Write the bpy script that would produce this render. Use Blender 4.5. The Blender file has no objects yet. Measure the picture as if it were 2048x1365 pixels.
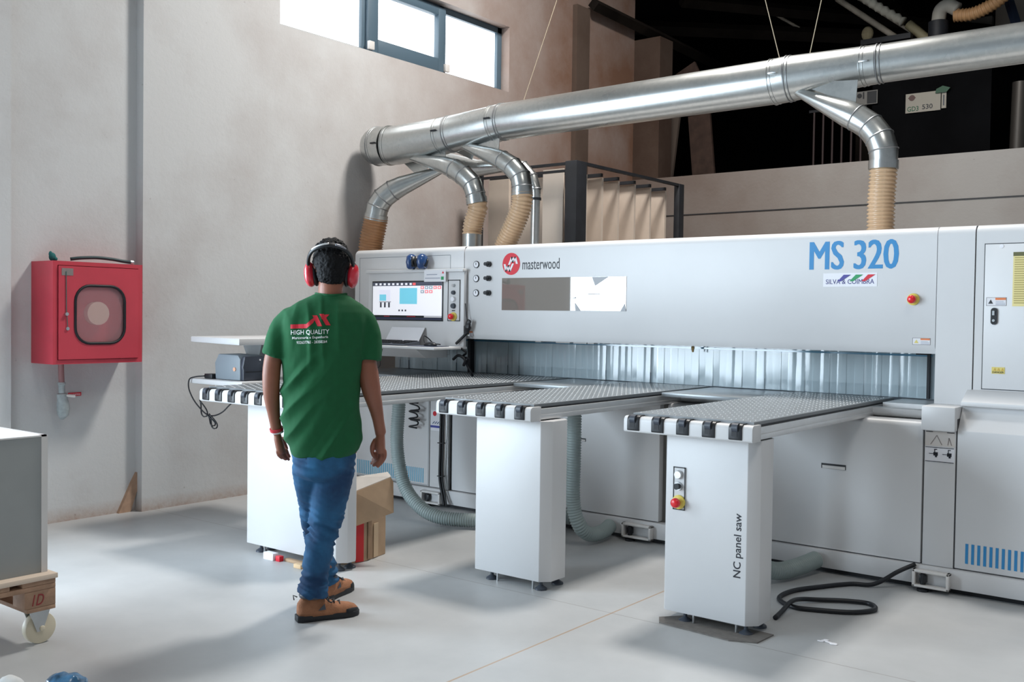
import bpy, bmesh, math, random
from mathutils import Vector, Matrix, noise
C = bpy.context.scene.collection
sc = bpy.context.scene
random.seed(7)
# ------------------------------------------------------------------ camera
cd = bpy.data.cameras.new('camera'); cam = bpy.data.objects.new('camera', cd); C.objects.link(cam)
R3 = Matrix(((0.7890, -0.0262, 0.6138), (0.6143, 0.0117, -0.7890), (0.0135, 0.9996, 0.0253)))
ex = Vector(R3.col[0]).normalized(); ez = Vector(R3.col[2]); ez = (ez - ex * ez.dot(ex)).normalized(); ey = ez.cross(ex)
cam.matrix_world = Matrix(((ex.x, ey.x, ez.x, 0), (ex.y, ey.y, ez.y, 0), (ex.z, ey.z, ez.z, 1.4), (0, 0, 0, 1)))
cd.lens = 2010 / 2048 * 36; cd.sensor_width = 36; cd.clip_end = 200
sc.camera = cam
# ------------------------------------------------------------------ world, lights, exposure
w = bpy.data.worlds.new('world'); sc.world = w; w.use_nodes = True
w.node_tree.nodes['Background'].inputs[0].default_value = (0.80, 0.90, 1.0, 1)
w.node_tree.nodes['Background'].inputs[1].default_value = 0.28
def area(name, loc, rot, sx, sy, power, col):
    l = bpy.data.lights.new(name, 'AREA'); l.shape = 'RECTANGLE'; l.size = sx; l.size_y = sy
    l.energy = power; l.color = col
    o = bpy.data.objects.new(name, l); C.objects.link(o); o.location = loc; o.rotation_euler = rot; return o
PI = math.pi
area('daylight_side_door', (-6.75, -1.7, 1.95), (0, -PI/2, 0), 3.9, 7.6, 1250, (0.74, 0.88, 1.0))
area('daylight_skylight', (-3.55, 6.3, 6.35), (0, 0, 0), 0.9, 0.9, 350, (1.0, 0.96, 0.91))
area('daylight_skylight_front', (0.6, 2.4, 6.35), (0, 0, 0), 1.4, 1.4, 75, (1.0, 0.95, 0.89))
area('daylight_window', (-6.62, 6.6, 3.98), (0, -PI/2, 0), 0.6, 2.8, 25, (0.85, 0.93, 1.0))
vs = sc.view_settings; vs.view_transform = 'Standard'; vs.look = 'None'; vs.gamma = 1; vs.use_curve_mapping = False
vs.exposure = 0.0
# ------------------------------------------------------------------ materials
def lin(c):
    c = c / 255.0
    return c / 12.92 if c <= 0.04045 else ((c + 0.055) / 1.055) ** 2.4
def S(r, g, b): return (lin(r), lin(g), lin(b), 1)
MATS = {}
def mat(name, col, rough=0.5, metal=0.0, var=0.0, scale=8.0, bump=0.0, bscale=200.0, ior=None, trans=0.0, emit=None, alpha=None, coat=0):
    if name in MATS: return MATS[name]
    m = bpy.data.materials.new(name); m.use_nodes = True; nt = m.node_tree; b = nt.nodes['Principled BSDF']
    b.inputs['Base Color'].default_value = col; b.inputs['Roughness'].default_value = rough; b.inputs['Metallic'].default_value = metal
    if ior: b.inputs['IOR'].default_value = ior
    if trans: b.inputs['Transmission Weight'].default_value = trans
    if coat: b.inputs['Coat Weight'].default_value = coat
    if alpha is not None: b.inputs['Alpha'].default_value = alpha
    if emit: b.inputs['Emission Color'].default_value = emit[0]; b.inputs['Emission Strength'].default_value = emit[1]
    tc = nt.nodes.new('ShaderNodeTexCoord')
    n = nt.nodes.new('ShaderNodeTexNoise'); n.inputs['Scale'].default_value = scale; n.inputs['Detail'].default_value = 6
    nt.links.new(tc.outputs['Object'], n.inputs['Vector'])
    if var > 0:
        r = nt.nodes.new('ShaderNodeValToRGB')
        r.color_ramp.elements[0].position = 0.3; r.color_ramp.elements[1].position = 0.7
        r.color_ramp.elements[0].color = tuple(c * (1 - var) for c in col[:3]) + (1,)
        r.color_ramp.elements[1].color = tuple(min(1, c * (1 + var)) for c in col[:3]) + (1,)
        nt.links.new(n.outputs['Fac'], r.inputs[0]); nt.links.new(r.outputs[0], b.inputs['Base Color'])
    if bump > 0:
        n2 = nt.nodes.new('ShaderNodeTexNoise'); n2.inputs['Scale'].default_value = bscale; n2.inputs['Detail'].default_value = 4
        nt.links.new(tc.outputs['Object'], n2.inputs['Vector'])
        bp = nt.nodes.new('ShaderNodeBump'); bp.inputs['Strength'].default_value = bump; bp.inputs['Distance'].default_value = 0.01
        nt.links.new(n2.outputs['Fac'], bp.inputs['Height']); nt.links.new(bp.outputs[0], b.inputs['Normal'])
    MATS[name] = m; return m
WHITE = mat('white_enamel', (0.64, 0.64, 0.645, 1), 0.38, var=0.02, scale=3, bump=0.04, bscale=300)
WHITE2 = mat('ivory_enamel', (0.66, 0.64, 0.62, 1), 0.35, var=0.02, scale=3)
GAP = mat('dark_gap', S(48, 50, 54), 0.6)
BLACK = mat('black_plastic', S(22, 25, 30), 0.4)
RUB = mat('black_rubber', S(18, 20, 26), 0.55)
DGREY = mat('dark_grey_plastic', S(62, 68, 78), 0.45)
STEEL = mat('steel', (0.55, 0.57, 0.58, 1), 0.3, 1.0, var=0.1)
ALU = mat('aluminium', (0.68, 0.68, 0.68, 1), 0.42, 0.7, var=0.05)
RED = mat('red_enamel', S(192, 62, 76), 0.42, var=0.05)
REDP = mat('red_plastic', S(222, 24, 38), 0.3, coat=0.4)
YEL = mat('yellow_plastic', S(225, 205, 95), 0.5)
BLUEP = mat('blue_print', S(40, 132, 190), 0.5)
LBLUE = mat('light_blue_print', S(105, 176, 205), 0.5)
REDPR = mat('red_print', S(212, 20, 45), 0.5)
BLKP = mat('black_print', S(25, 28, 38), 0.5)
WP = mat('white_print', S(235, 235, 240), 0.6)
PAPER = mat('white_paper', S(228, 228, 232), 0.8)
GREENP = mat('green_print', S(30, 150, 90), 0.5)
WOOD = mat('pallet_wood', S(165, 132, 108), 0.75, var=0.22, scale=14, bump=0.3, bscale=60)
CARD = mat('cardboard', S(176, 148, 120), 0.85, var=0.1, scale=9)
CARDD = mat('cardboard_inside', S(150, 122, 96), 0.85, var=0.12, scale=12)
FRAME = mat('window_frame_paint', S(78, 98, 112), 0.5)
DARKI = mat('dark_steel', S(24, 27, 33), 0.6, var=0.3)
BOARD = mat('beige_board', S(205, 190, 176), 0.7, var=0.06, scale=5)
CAB = mat('cable_black', S(14, 17, 24), 0.45)
# galvanised sheet
def galv():
    m = bpy.data.materials.new('galvanised_sheet'); m.use_nodes = True; nt = m.node_tree; b = nt.nodes['Principled BSDF']
    b.inputs['Metallic'].default_value = 0.92
    tc = nt.nodes.new('ShaderNodeTexCoord'); v = nt.nodes.new('ShaderNodeTexVoronoi'); v.inputs['Scale'].default_value = 45
    nt.links.new(tc.outputs['Object'], v.inputs['Vector'])
    r = nt.nodes.new('ShaderNodeValToRGB'); r.color_ramp.elements[0].color = (0.47, 0.49, 0.485, 1); r.color_ramp.elements[1].color = (0.54, 0.55, 0.54, 1)
    nt.links.new(v.outputs['Color'], r.inputs[0]); nt.links.new(r.outputs[0], b.inputs['Base Color'])
    n = nt.nodes.new('ShaderNodeTexNoise'); n.inputs['Scale'].default_value = 5; nt.links.new(tc.outputs['Object'], n.inputs['Vector'])
    q = nt.nodes.new('ShaderNodeMapRange'); q.inputs['To Min'].default_value = 0.24; q.inputs['To Max'].default_value = 0.34
    nt.links.new(n.outputs['Fac'], q.inputs['Value']); nt.links.new(q.outputs[0], b.inputs['Roughness'])
    return m
GALV = galv()
HOSEB = mat('beige_hose_plastic', S(200, 168, 134), 0.32, var=0.06, coat=0.5)
HOSEBR = mat('brown_hose_plastic', S(170, 122, 80), 0.32, var=0.08, coat=0.5)
HOSEG = mat('grey_green_hose_plastic', S(150, 163, 162), 0.4, var=0.06)
# plaster wall: off-white paint, brown dirt plus far-end shade painted as one ramp
def plaster(name, base, dirt_and_shade, far0, far1, axis='Y'):
    m = bpy.data.materials.new(name); m.use_nodes = True; nt = m.node_tree; L = nt.links.new; b = nt.nodes['Principled BSDF']
    b.inputs['Roughness'].default_value = 0.85
    tc = nt.nodes.new('ShaderNodeTexCoord'); sp = nt.nodes.new('ShaderNodeSeparateXYZ'); L(tc.outputs['Object'], sp.inputs[0])
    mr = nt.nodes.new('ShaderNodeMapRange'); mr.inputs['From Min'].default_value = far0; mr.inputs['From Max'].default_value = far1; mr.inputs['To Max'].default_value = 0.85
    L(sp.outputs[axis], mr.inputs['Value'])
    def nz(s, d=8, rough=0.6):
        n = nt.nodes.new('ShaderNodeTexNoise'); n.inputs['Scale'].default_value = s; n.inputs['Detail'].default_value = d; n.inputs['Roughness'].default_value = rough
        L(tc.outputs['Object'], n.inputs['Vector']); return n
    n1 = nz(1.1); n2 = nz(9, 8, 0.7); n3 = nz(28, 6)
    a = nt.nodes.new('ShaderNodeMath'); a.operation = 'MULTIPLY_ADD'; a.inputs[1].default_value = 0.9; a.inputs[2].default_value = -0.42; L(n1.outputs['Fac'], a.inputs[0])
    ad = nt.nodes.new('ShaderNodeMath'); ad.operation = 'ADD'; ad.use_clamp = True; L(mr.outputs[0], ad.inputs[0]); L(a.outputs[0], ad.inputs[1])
    mx = nt.nodes.new('ShaderNodeMix'); mx.data_type = 'RGBA'; mx.inputs['A'].default_value = base; mx.inputs['B'].default_value = dirt_and_shade; L(ad.outputs[0], mx.inputs['Factor'])
    # small dark spots
    r = nt.nodes.new('ShaderNodeValToRGB'); r.color_ramp.elements[0].position = 0.67; r.color_ramp.elements[0].color = (0, 0, 0, 1); r.color_ramp.elements[1].position = 0.75; r.color_ramp.elements[1].color = (1, 1, 1, 1)
    L(n2.outputs['Fac'], r.inputs[0])
    sm = nt.nodes.new('ShaderNodeMath'); sm.operation = 'MULTIPLY'; sm.inputs[1].default_value = 0.55; L(r.outputs[0], sm.inputs[0])
    mx2 = nt.nodes.new('ShaderNodeMix'); mx2.data_type = 'RGBA'; mx2.inputs['B'].default_value = tuple(c * 0.45 for c in dirt_and_shade[:3]) + (1,)
    L(mx.outputs['Result'], mx2.inputs['A']); L(sm.outputs[0], mx2.inputs['Factor'])
    # scuffed, brownish band at the foot of the wall
    mz = nt.nodes.new('ShaderNodeMapRange'); mz.inputs['From Min'].default_value = 0.10; mz.inputs['From Max'].default_value = 0.0; mz.inputs['To Max'].default_value = 1.0
    L(sp.outputs['Z'], mz.inputs['Value'])
    mm = nt.nodes.new('ShaderNodeMath'); mm.operation = 'MULTIPLY'; L(mz.outputs[0], mm.inputs[0]); L(n3.outputs['Fac'], mm.inputs[1])
    mx3 = nt.nodes.new('ShaderNodeMix'); mx3.data_type = 'RGBA'; mx3.inputs['B'].default_value = S(150, 112, 84)
    L(mx2.outputs['Result'], mx3.inputs['A']); L(mm.outputs[0], mx3.inputs['Factor'])
    L(mx3.outputs['Result'], b.inputs['Base Color'])
    bp = nt.nodes.new('ShaderNodeBump'); bp.inputs['Strength'].default_value = 0.25; bp.inputs['Distance'].default_value = 0.01
    L(n3.outputs['Fac'], bp.inputs['Height']); L(bp.outputs[0], b.inputs['Normal'])
    return m
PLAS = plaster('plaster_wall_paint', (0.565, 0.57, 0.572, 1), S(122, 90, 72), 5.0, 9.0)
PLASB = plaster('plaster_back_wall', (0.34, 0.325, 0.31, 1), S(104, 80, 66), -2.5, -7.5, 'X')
def floormat():
    m = bpy.data.materials.new('polished_concrete'); m.use_nodes = True; nt = m.node_tree; L = nt.links.new; b = nt.nodes['Principled BSDF']
    tc = nt.nodes.new('ShaderNodeTexCoord'); sp = nt.nodes.new('ShaderNodeSeparateXYZ'); L(tc.outputs['Object'], sp.inputs[0])
    n = nt.nodes.new('ShaderNodeTexNoise'); n.inputs['Scale'].default_value = 0.9; n.inputs['Detail'].default_value = 9; n.inputs['Roughness'].default_value = 0.6; L(tc.outputs['Object'], n.inputs['Vector'])
    r = nt.nodes.new('ShaderNodeValToRGB'); r.color_ramp.elements[0].position = 0.32; r.color_ramp.elements[0].color = (0.385, 0.395, 0.40, 1)
    r.color_ramp.elements[1].position = 0.68; r.color_ramp.elements[1].color = (0.515, 0.52, 0.52, 1); L(n.outputs['Fac'], r.inputs[0])
    def line(axis, at, wd):
        s = nt.nodes.new('ShaderNodeMath'); s.operation = 'SUBTRACT'; s.inputs[1].default_value = at; L(sp.outputs[axis], s.inputs[0])
        a = nt.nodes.new('ShaderNodeMath'); a.operation = 'ABSOLUTE'; L(s.outputs[0], a.inputs[0])
        c = nt.nodes.new('ShaderNodeMath'); c.operation = 'LESS_THAN'; c.inputs[1].default_value = wd; L(a.outputs[0], c.inputs[0]); return c
    l1 = line('X', -2.51, 0.005); l2 = line('Y', 4.02, 0.0025)
    def mixin(prev, fac, col, k):
        q = nt.nodes.new('ShaderNodeMath'); q.operation = 'MULTIPLY'; q.inputs[1].default_value = k; L(fac.outputs[0], q.inputs[0])
        mx = nt.nodes.new('ShaderNodeMix'); mx.data_type = 'RGBA'; mx.inputs['B'].default_value = col; L(prev, mx.inputs['A']); L(q.outputs[0], mx.inputs['Factor']); return mx.outputs['Result']
    c = mixin(r.outputs[0], l1, S(168, 140, 112), 0.8); c = mixin(c, l2, S(110, 100, 95), 0.6)
    L(c, b.inputs['Base Color'])
    n2 = nt.nodes.new('ShaderNodeTexNoise'); n2.inputs['Scale'].default_value = 3; n2.inputs['Detail'].default_value = 6; L(tc.outputs['Object'], n2.inputs['Vector'])
    q = nt.nodes.new('ShaderNodeMapRange'); q.inputs['To Min'].default_value = 0.3; q.inputs['To Max'].default_value = 0.52; L(n2.outputs['Fac'], q.inputs['Value']); L(q.outputs[0], b.inputs['Roughness'])
    return m
FLOOR = floormat()
# ------------------------------------------------------------------ helpers
class MB:
    def __init__(s): s.v = []; s.f = []; s.mi = []
    def add(s, vs, fs, mi=0):
        o = len(s.v); s.v += [Vector(p) for p in vs]; s.f += [[o + i for i in f] for f in fs]; s.mi += [mi] * len(fs); return s
    def box(s, x0, x1, y0, y1, z0, z1, mi=0):
        if x0 > x1: x0, x1 = x1, x0
        if y0 > y1: y0, y1 = y1, y0
        if z0 > z1: z0, z1 = z1, z0
        v = [(x0, y0, z0), (x1, y0, z0), (x1, y1, z0), (x0, y1, z0), (x0, y0, z1), (x1, y0, z1), (x1, y1, z1), (x0, y1, z1)]
        return s.add(v, [[3, 2, 1, 0], [4, 5, 6, 7], [0, 1, 5, 4], [1, 2, 6, 5], [2, 3, 7, 6], [3, 0, 4, 7]], mi)
    def prism(s, poly, axis, a0, a1, mi=0):      # poly in the two other axes, in xyz order
        def P(p, a): return {'X': (a, p[0], p[1]), 'Y': (p[0], a, p[1]), 'Z': (p[0], p[1], a)}[axis]
        n = len(poly); v = [P(p, a0) for p in poly] + [P(p, a1) for p in poly]
        return s.add(v, [list(range(n))[::-1], list(range(n, 2 * n))] + [[i, (i + 1) % n, n + (i + 1) % n, n + i] for i in range(n)], mi)
    def rings(s, rings, cap=True, mi=0, closed=False):
        n = len(rings[0]); v = [p for r in rings for p in r]; f = []
        m = len(rings)
        for k in range(m - 1 + (1 if closed else 0)):
            for i in range(n):
                a = k * n + i; b = k * n + (i + 1) % n; k2 = (k + 1) % m
                f.append([a, b, k2 * n + (i + 1) % n, k2 * n + i])
        if cap and not closed: f.append(list(range(n))[::-1]); f.append([(m - 1) * n + i for i in range(n)])
        return s.add(v, f, mi)
    def tube(s, path, r, n=12, cap=True, mi=0, flat=1.0, closed=False):
        path = [Vector(p) for p in path]; m = len(path)
        rs = r if isinstance(r, (list, tuple)) else [r] * m
        T = []
        for i in range(m):
            if closed: t = path[(i + 1) % m] - path[i - 1]
            else: t = path[min(i + 1, m - 1)] - path[max(i - 1, 0)]
            T.append(t.normalized())
        up = Vector((0, 0, 1)) if abs(T[0].z) < 0.9 else Vector((1, 0, 0))
        u = (up - T[0] * up.dot(T[0])).normalized(); rr = []
        for i in range(m):
            u = (u - T[i] * u.dot(T[i])).normalized(); w_ = T[i].cross(u)
            rr.append([path[i] + u * (math.cos(a) * rs[i] * flat) + w_ * (math.sin(a) * rs[i]) for a in [2 * PI * k / n for k in range(n)]])
        return s.rings(rr, cap, mi, closed)
    def cyl(s, p0, p1, r, n=20, mi=0, r2=None):
        return s.tube([p0, p1], [r, r if r2 is None else r2], n, True, mi)
    def ell(s, c, r, nu=16, nv=10, mi=0, rot=None):
        c = Vector(c); rr = []
        for j in range(1, nv):
            t = PI * j / nv; rr.append([(math.sin(t) * math.cos(2 * PI * i / nu) * r[0], math.sin(t) * math.sin(2 * PI * i / nu) * r[1], -math.cos(t) * r[2]) for i in range(nu)])
        v = [(0, 0, -r[2])] + [p for q in rr for p in q] + [(0, 0, r[2])]
        v = [Vector(p) for p in v]
        if rot is not None: v = [rot @ p for p in v]
        v = [p + c for p in v]
        f = [[0, 1 + (i + 1) % nu, 1 + i] for i in range(nu)]
        for j in range(nv - 2):
            for i in range(nu): f.append([1 + j * nu + i, 1 + j * nu + (i + 1) % nu, 1 + (j + 1) * nu + (i + 1) % nu, 1 + (j + 1) * nu + i])
        e = len(v) - 1; f += [[e, 1 + (nv - 2) * nu + i, 1 + (nv - 2) * nu + (i + 1) % nu] for i in range(nu)]
        return s.add(v, f, mi)
    def loft(s, secs, n=24, mi=0, power=2.0):    # secs: (cx, cy, z, rx, ry)
        rr = []
        for cx, cy, z, rx, ry in secs:
            ring = []
            for i in range(n):
                a = 2 * PI * i / n; ca, sa = math.cos(a), math.sin(a)
                ring.append((cx + rx * math.copysign(abs(ca) ** (2 / power), ca), cy + ry * math.copysign(abs(sa) ** (2 / power), sa), z))
            rr.append(ring)
        return s.rings(rr, True, mi)
    def build(s, name, mats, parent=None, bevel=0.0, smooth=False, seg=2, struct=False):
        off = parent_loc(parent)
        me = bpy.data.meshes.new(name); me.from_pydata([p - off for p in s.v], [], s.f)
        if not isinstance(mats, (list, tuple)): mats = [mats]
        for m in mats: me.materials.append(m)
        me.polygons.foreach_set('material_index', s.mi)
        bm = bmesh.new(); bm.from_mesh(me); bmesh.ops.recalc_face_normals(bm, faces=bm.faces)
        if bevel > 0:
            es = [e for e in bm.edges if len(e.link_faces) == 2 and e.calc_face_angle(0) > 0.6]
            bmesh.ops.bevel(bm, geom=es, offset=bevel, segments=seg, profile=0.5, affect='EDGES', clamp_overlap=True)
        bm.to_mesh(me); bm.free()
        if smooth or bevel > 0:
            me.polygons.foreach_set('use_smooth', [True] * len(me.polygons))
            if not smooth or smooth == 'auto': me.set_sharp_from_angle(angle=math.radians(35))
        me.update()
        o = bpy.data.objects.new(name, me); C.objects.link(o)
        if parent is not None: o.parent = parent
        if struct: o['kind'] = 'structure'
        return o
def parent_loc(p):
    off = Vector((0, 0, 0))
    while p is not None: off += Vector(p.location); p = p.parent
    return off
def tag(o, label, cat, group=None):
    o['label'] = label; o['category'] = cat
    if group: o['group'] = group
    return o
def thing(name, label, cat, loc=(0, 0, 0), group=None):
    o = bpy.data.objects.new(name, None); C.objects.link(o); o.location = loc; o.empty_display_size = 0.1
    return tag(o, label, cat, group)
def B(*a): return MB().box(*a)
def catmull(pts, n=10):
    P = [Vector(p) for p in pts]; P = [P[0] * 2 - P[1]] + P + [P[-1] * 2 - P[-2]]; out = []
    for i in range(1, len(P) - 2):
        for k in range(n):
            t = k / n; a, b, c, d = P[i - 1], P[i], P[i + 1], P[i + 2]
            out.append(0.5 * ((2 * b) + (c - a) * t + (2 * a - 5 * b + 4 * c - d) * t * t + (3 * b - a - 3 * c + d) * t ** 3))
    out.append(P[-2]); return out
def resample(path, step):
    out = [path[0]]; acc = 0.0
    for a, b in zip(path, path[1:]):
        d = (b - a).length; t = step - acc
        while t <= d and d > 0: out.append(a.lerp(b, t / d)); t += step
        acc = (acc + d) % step
    return out
def ribbed(pts, r, pitch=0.018, depth=0.006, n=24):
    p = resample(catmull(pts, 14), pitch / 4); rs = [r - depth * (0.5 - 0.5 * math.cos(2 * PI * i / 4)) for i in range(len(p))]
    return MB().tube(p, rs, n)
FONTC = {}
def text(name, s, x, y, z, wd, ht, m, parent, plane='XZ', shear=0.0, bold=0.0, rot90=False, extr=0.001, fat=0.0):
    """lettering laid on a vertical plane facing -Y, lower-left at x,z; wd x ht overall"""
    cu = bpy.data.curves.new(name, 'FONT'); cu.body = s; cu.size = 1; cu.extrude = 0.02; cu.offset = bold; cu.shear = shear; cu.resolution_u = 3
    o = bpy.data.objects.new(name, cu); C.objects.link(o)
    bpy.context.view_layer.update()
    me = bpy.data.meshes.new_from_object(o.evaluated_get(bpy.context.evaluated_depsgraph_get()))
    bpy.data.objects.remove(o)
    xs = [v.co.x for v in me.vertices]; ys = [v.co.y for v in me.vertices]; x0, x1, y0, y1 = min(xs), max(xs), min(ys), max(ys)
    off = parent_loc(parent)
    if fat:
        bm = bmesh.new()
        for sx in (-1, -.5, 0, .5, 1):
            n0 = len(bm.verts); bm.from_mesh(me); bm.verts.ensure_lookup_table()
            for q in bm.verts[n0:]: q.co.x += sx * fat; q.co.z *= 1 + 0.02 * sx
        bm.to_mesh(me); bm.free(); x0 -= fat; x1 += fat
    for v in me.vertices:
        a = (v.co.x - x0) / (x1 - x0); b = (v.co.y - y0) / (y1 - y0); d = v.co.z / 0.02 * extr
        if rot90: p = Vector((x - b * wd + wd, y - d - extr * .2, z + a * ht))
        else: p = Vector((x + a * wd, y - d - extr * .2, z + b * ht))
        if plane == 'YZ': p = Vector((x + d, y + a * wd, z + b * ht))
        v.co = p - off
    me.name = name; me.materials.clear(); me.materials.append(m)
    ob = bpy.data.objects.new(name, me); C.objects.link(ob); ob.parent = parent
    return ob
def frame_rect(mb, x0, x1, z0, z1, y, t, mi=0, dep=0.002):
    mb.box(x0, x1, y - dep, y, z0, z0 + t, mi); mb.box(x0, x1, y - dep, y, z1 - t, z1, mi)
    mb.box(x0, x0 + t, y - dep, y, z0, z1, mi); mb.box(x1 - t, x1, y - dep, y, z0, z1, mi); return mb
# ================================================================== SETTING
B(-9, 9, -9, 17, -0.2, 0).build('floor', FLOOR, struct=True)
W = -6.3; WD = -6.62
wl = MB()
# wall with a wide loading door opening (Y -5.6..2.1) and the high strip window (Y 5.10..7.99, Z 3.65..4.30)
wl.box(WD, W, -9, -5.6, 0, 6.7); wl.box(WD, W, -5.6, 2.1, 4.0, 6.7); wl.box(WD, W, 2.1, 3.02, 0, 6.7)
wl.box(WD, -6.378, 3.02, 3.92, 0, 6.7)
wl.box(WD, W, 3.92, 5.10, 0, 6.7); wl.box(WD, W, 5.10, 7.99, 0, 3.65); wl.box(WD, W, 5.10, 7.99, 4.30, 6.7); wl.box(WD, W, 7.99, 10.4, 0, 6.7)
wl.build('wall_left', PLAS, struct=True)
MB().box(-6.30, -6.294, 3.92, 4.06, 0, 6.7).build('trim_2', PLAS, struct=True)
MB().prism([(3.78, 0.0), (3.87, 0.0), (3.92, 0.14), (3.92, 0.27), (3.88, 0.2)], 'X', -6.378, -6.35).build('trim_5', mat('bare_brown_render', S(168, 138, 116), 0.9, var=0.15, scale=20), struct=True)
# pilaster and beam near the far corner
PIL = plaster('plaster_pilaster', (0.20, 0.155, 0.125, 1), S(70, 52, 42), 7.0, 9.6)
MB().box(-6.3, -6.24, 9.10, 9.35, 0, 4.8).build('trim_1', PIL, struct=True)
# window
wf = MB()
F0, F1 = -6.46, -6.40
wf.box(F0, F1, 5.10, 7.99, 4.24, 4.30); wf.box(F0, F1, 5.10, 7.99, 3.65, 3.69); wf.box(F0, F1, 5.10, 5.15, 3.65, 4.30); wf.box(F0, F1, 7.92, 7.99, 3.65, 4.30)
wf.box(F0, F1, 6.06, 6.14, 3.65, 4.30); wf.box(F0, F1, 7.04, 7.12, 3.65, 4.30)
wob = wf.build('window_1', FRAME, struct=True, bevel=0.004)
sash = MB()
sash.box(-6.42, -6.36, 6.10, 6.22, 3.66, 4.27); sash.box(-6.42, -6.36, 7.0, 7.10, 3.66, 4.27); sash.box(-6.42, -6.36, 6.22, 7.0, 3.66, 3.79); sash.box(-6.42, -6.36, 6.22, 7.0, 4.19, 4.27)
sash.build('opening_sash', FRAME, wob, bevel=0.004)
for y in (6.12, 7.1):
    MB().box(-6.36, -6.33, y - 0.03, y + 0.03, 3.68, 3.75).build('latch', WHITE2, wob, bevel=0.003)
SKYG = mat('overexposed_sky_glass', (0.8, 0.8, 0.8, 1), 0.4, emit=((0.93, 0.97, 1.0, 1), 3.0))
MB().box(-6.445, -6.435, 5.1, 7.99, 3.67, 4.28).build('window_pane', SKYG, wob)
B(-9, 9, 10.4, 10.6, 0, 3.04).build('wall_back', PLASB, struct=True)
MB().box(-6.3, 3, 10.39, 10.4, 2.585, 2.595).build('trim_3', GAP, struct=True)
VDARK = mat('unlit_loft_dark', (0.004, 0.0042, 0.005, 1), 0.9, var=0.4, scale=2)  # near-black stands in for the unlit bay, darkness put into the colour
VDARK2 = mat('unlit_loft_brown', (0.014, 0.011, 0.009, 1), 0.85, var=0.4, scale=3)  # browner tone for loft parts, with the lack of light painted in
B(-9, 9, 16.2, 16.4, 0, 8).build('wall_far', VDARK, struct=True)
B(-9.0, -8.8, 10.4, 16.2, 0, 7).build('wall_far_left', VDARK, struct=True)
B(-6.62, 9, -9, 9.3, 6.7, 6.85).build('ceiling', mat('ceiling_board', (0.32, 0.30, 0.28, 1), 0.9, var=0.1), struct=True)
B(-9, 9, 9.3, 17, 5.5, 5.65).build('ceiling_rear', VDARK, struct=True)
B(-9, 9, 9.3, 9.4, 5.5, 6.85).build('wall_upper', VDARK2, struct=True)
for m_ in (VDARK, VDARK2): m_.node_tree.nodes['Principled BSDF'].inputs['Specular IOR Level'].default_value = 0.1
# brown strip of wall beyond the corner
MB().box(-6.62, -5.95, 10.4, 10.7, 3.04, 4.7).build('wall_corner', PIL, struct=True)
# roof beams
for i, (x0, y0, x1, y1, z0, z1, r) in enumerate([(-6.2, 9.35, -6.2, 15, 4.85, 4.75, 0.07), (-6.9, 11.2, -3.0, 13, 5.15, 4.75, 0.09), (-5.9, 10.8, -2.4, 15.5, 5.2, 5.25, 0.08), (-3.9, 9.5, -4.3, 16, 5.35, 5.35, 0.1)]):
    o = MB().tube([(x0, y0, z0), (x1, y1, z1)], r, 4).build('roof_beam', VDARK2)
    tag(o, ['brown roof beam running back from the top of the far wall corner', 'dark sloping beam crossing the dark loft above the duct', 'dark rafter under the loft ceiling above the hanging wires', 'dark rafter running back beside the wrapped pipes'][i], 'beam', 'beams under the dark loft roof')

# ================================================================== FIRE HOSE CABINET
t = thing('fire_hose_cabinet', 'red metal fire hose cabinet with round reel window on the left wall', 'fire cabinet', (-6.25, 3.49, 1.055))
X0, X1 = -6.377, -6.105; Y0, Y1, Z0, Z1 = 3.185, 3.80, 1.055, 1.705
bd = MB(); XF = X1 - 0.006
bd.box(X0, XF, Y0, Y0 + 0.012, Z0, Z1); bd.box(X0, XF, Y1 - 0.012, Y1, Z0, Z1); bd.box(X0, XF, Y0 + .012, Y1 - .012, Z1 - 0.012, Z1); bd.box(X0, XF, Y0 + .012, Y1 - .012, Z0, Z0 + 0.012); bd.box(X0, X0 + 0.01, Y0 + .012, Y1 - .012, Z0 + .012, Z1 - .012)
bd.box(XF, X1, Y0, Y0 + 0.03, Z0, Z1); bd.box(XF, X1, Y1 - 0.03, Y1, Z0, Z1); bd.box(XF, X1, Y0 + .03, Y1 - .03, Z0, Z0 + 0.026); bd.box(XF, X1, Y0 + .03, Y1 - .03, Z1 - 0.026, Z1)
bd.build('body', RED, t)
def rrect(y0, y1, z0, z1, r, n=6):
    p = []
    for cy, cz, a0 in ((y1 - r, z1 - r, 0), (y0 + r, z1 - r, 90), (y0 + r, z0 + r, 180), (y1 - r, z0 + r, 270)):
        for k in range(n + 1):
            a = math.radians(a0 + 90 * k / n); p.append((cy + r * math.cos(a), cz + r * math.sin(a)))
    return p
wy0, wy1, wz0, wz1 = 3.325, 3.665, 1.185, 1.555
inner = rrect(wy0, wy1, wz0, wz1, 0.10); dy0, dy1, dz0, dz1 = Y0 + 0.034, Y1 - 0.034, Z0 + 0.03, Z1 - 0.03
def proj_outer(p):
    cy, cz = (wy0 + wy1) / 2, (wz0 + wz1) / 2; dy, dz = p[0] - cy, p[1] - cz
    k = min((((dy1 if dy > 0 else dy0) - cy) / dy) if abs(dy) > 1e-6 else 1e9, (((dz1 if dz > 0 else dz0) - cz) / dz) if abs(dz) > 1e-6 else 1e9)
    return (cy + dy * k, cz + dz * k)
N = len(inner); dm = MB(); xa, xb = X1, X1 + 0.012
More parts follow.
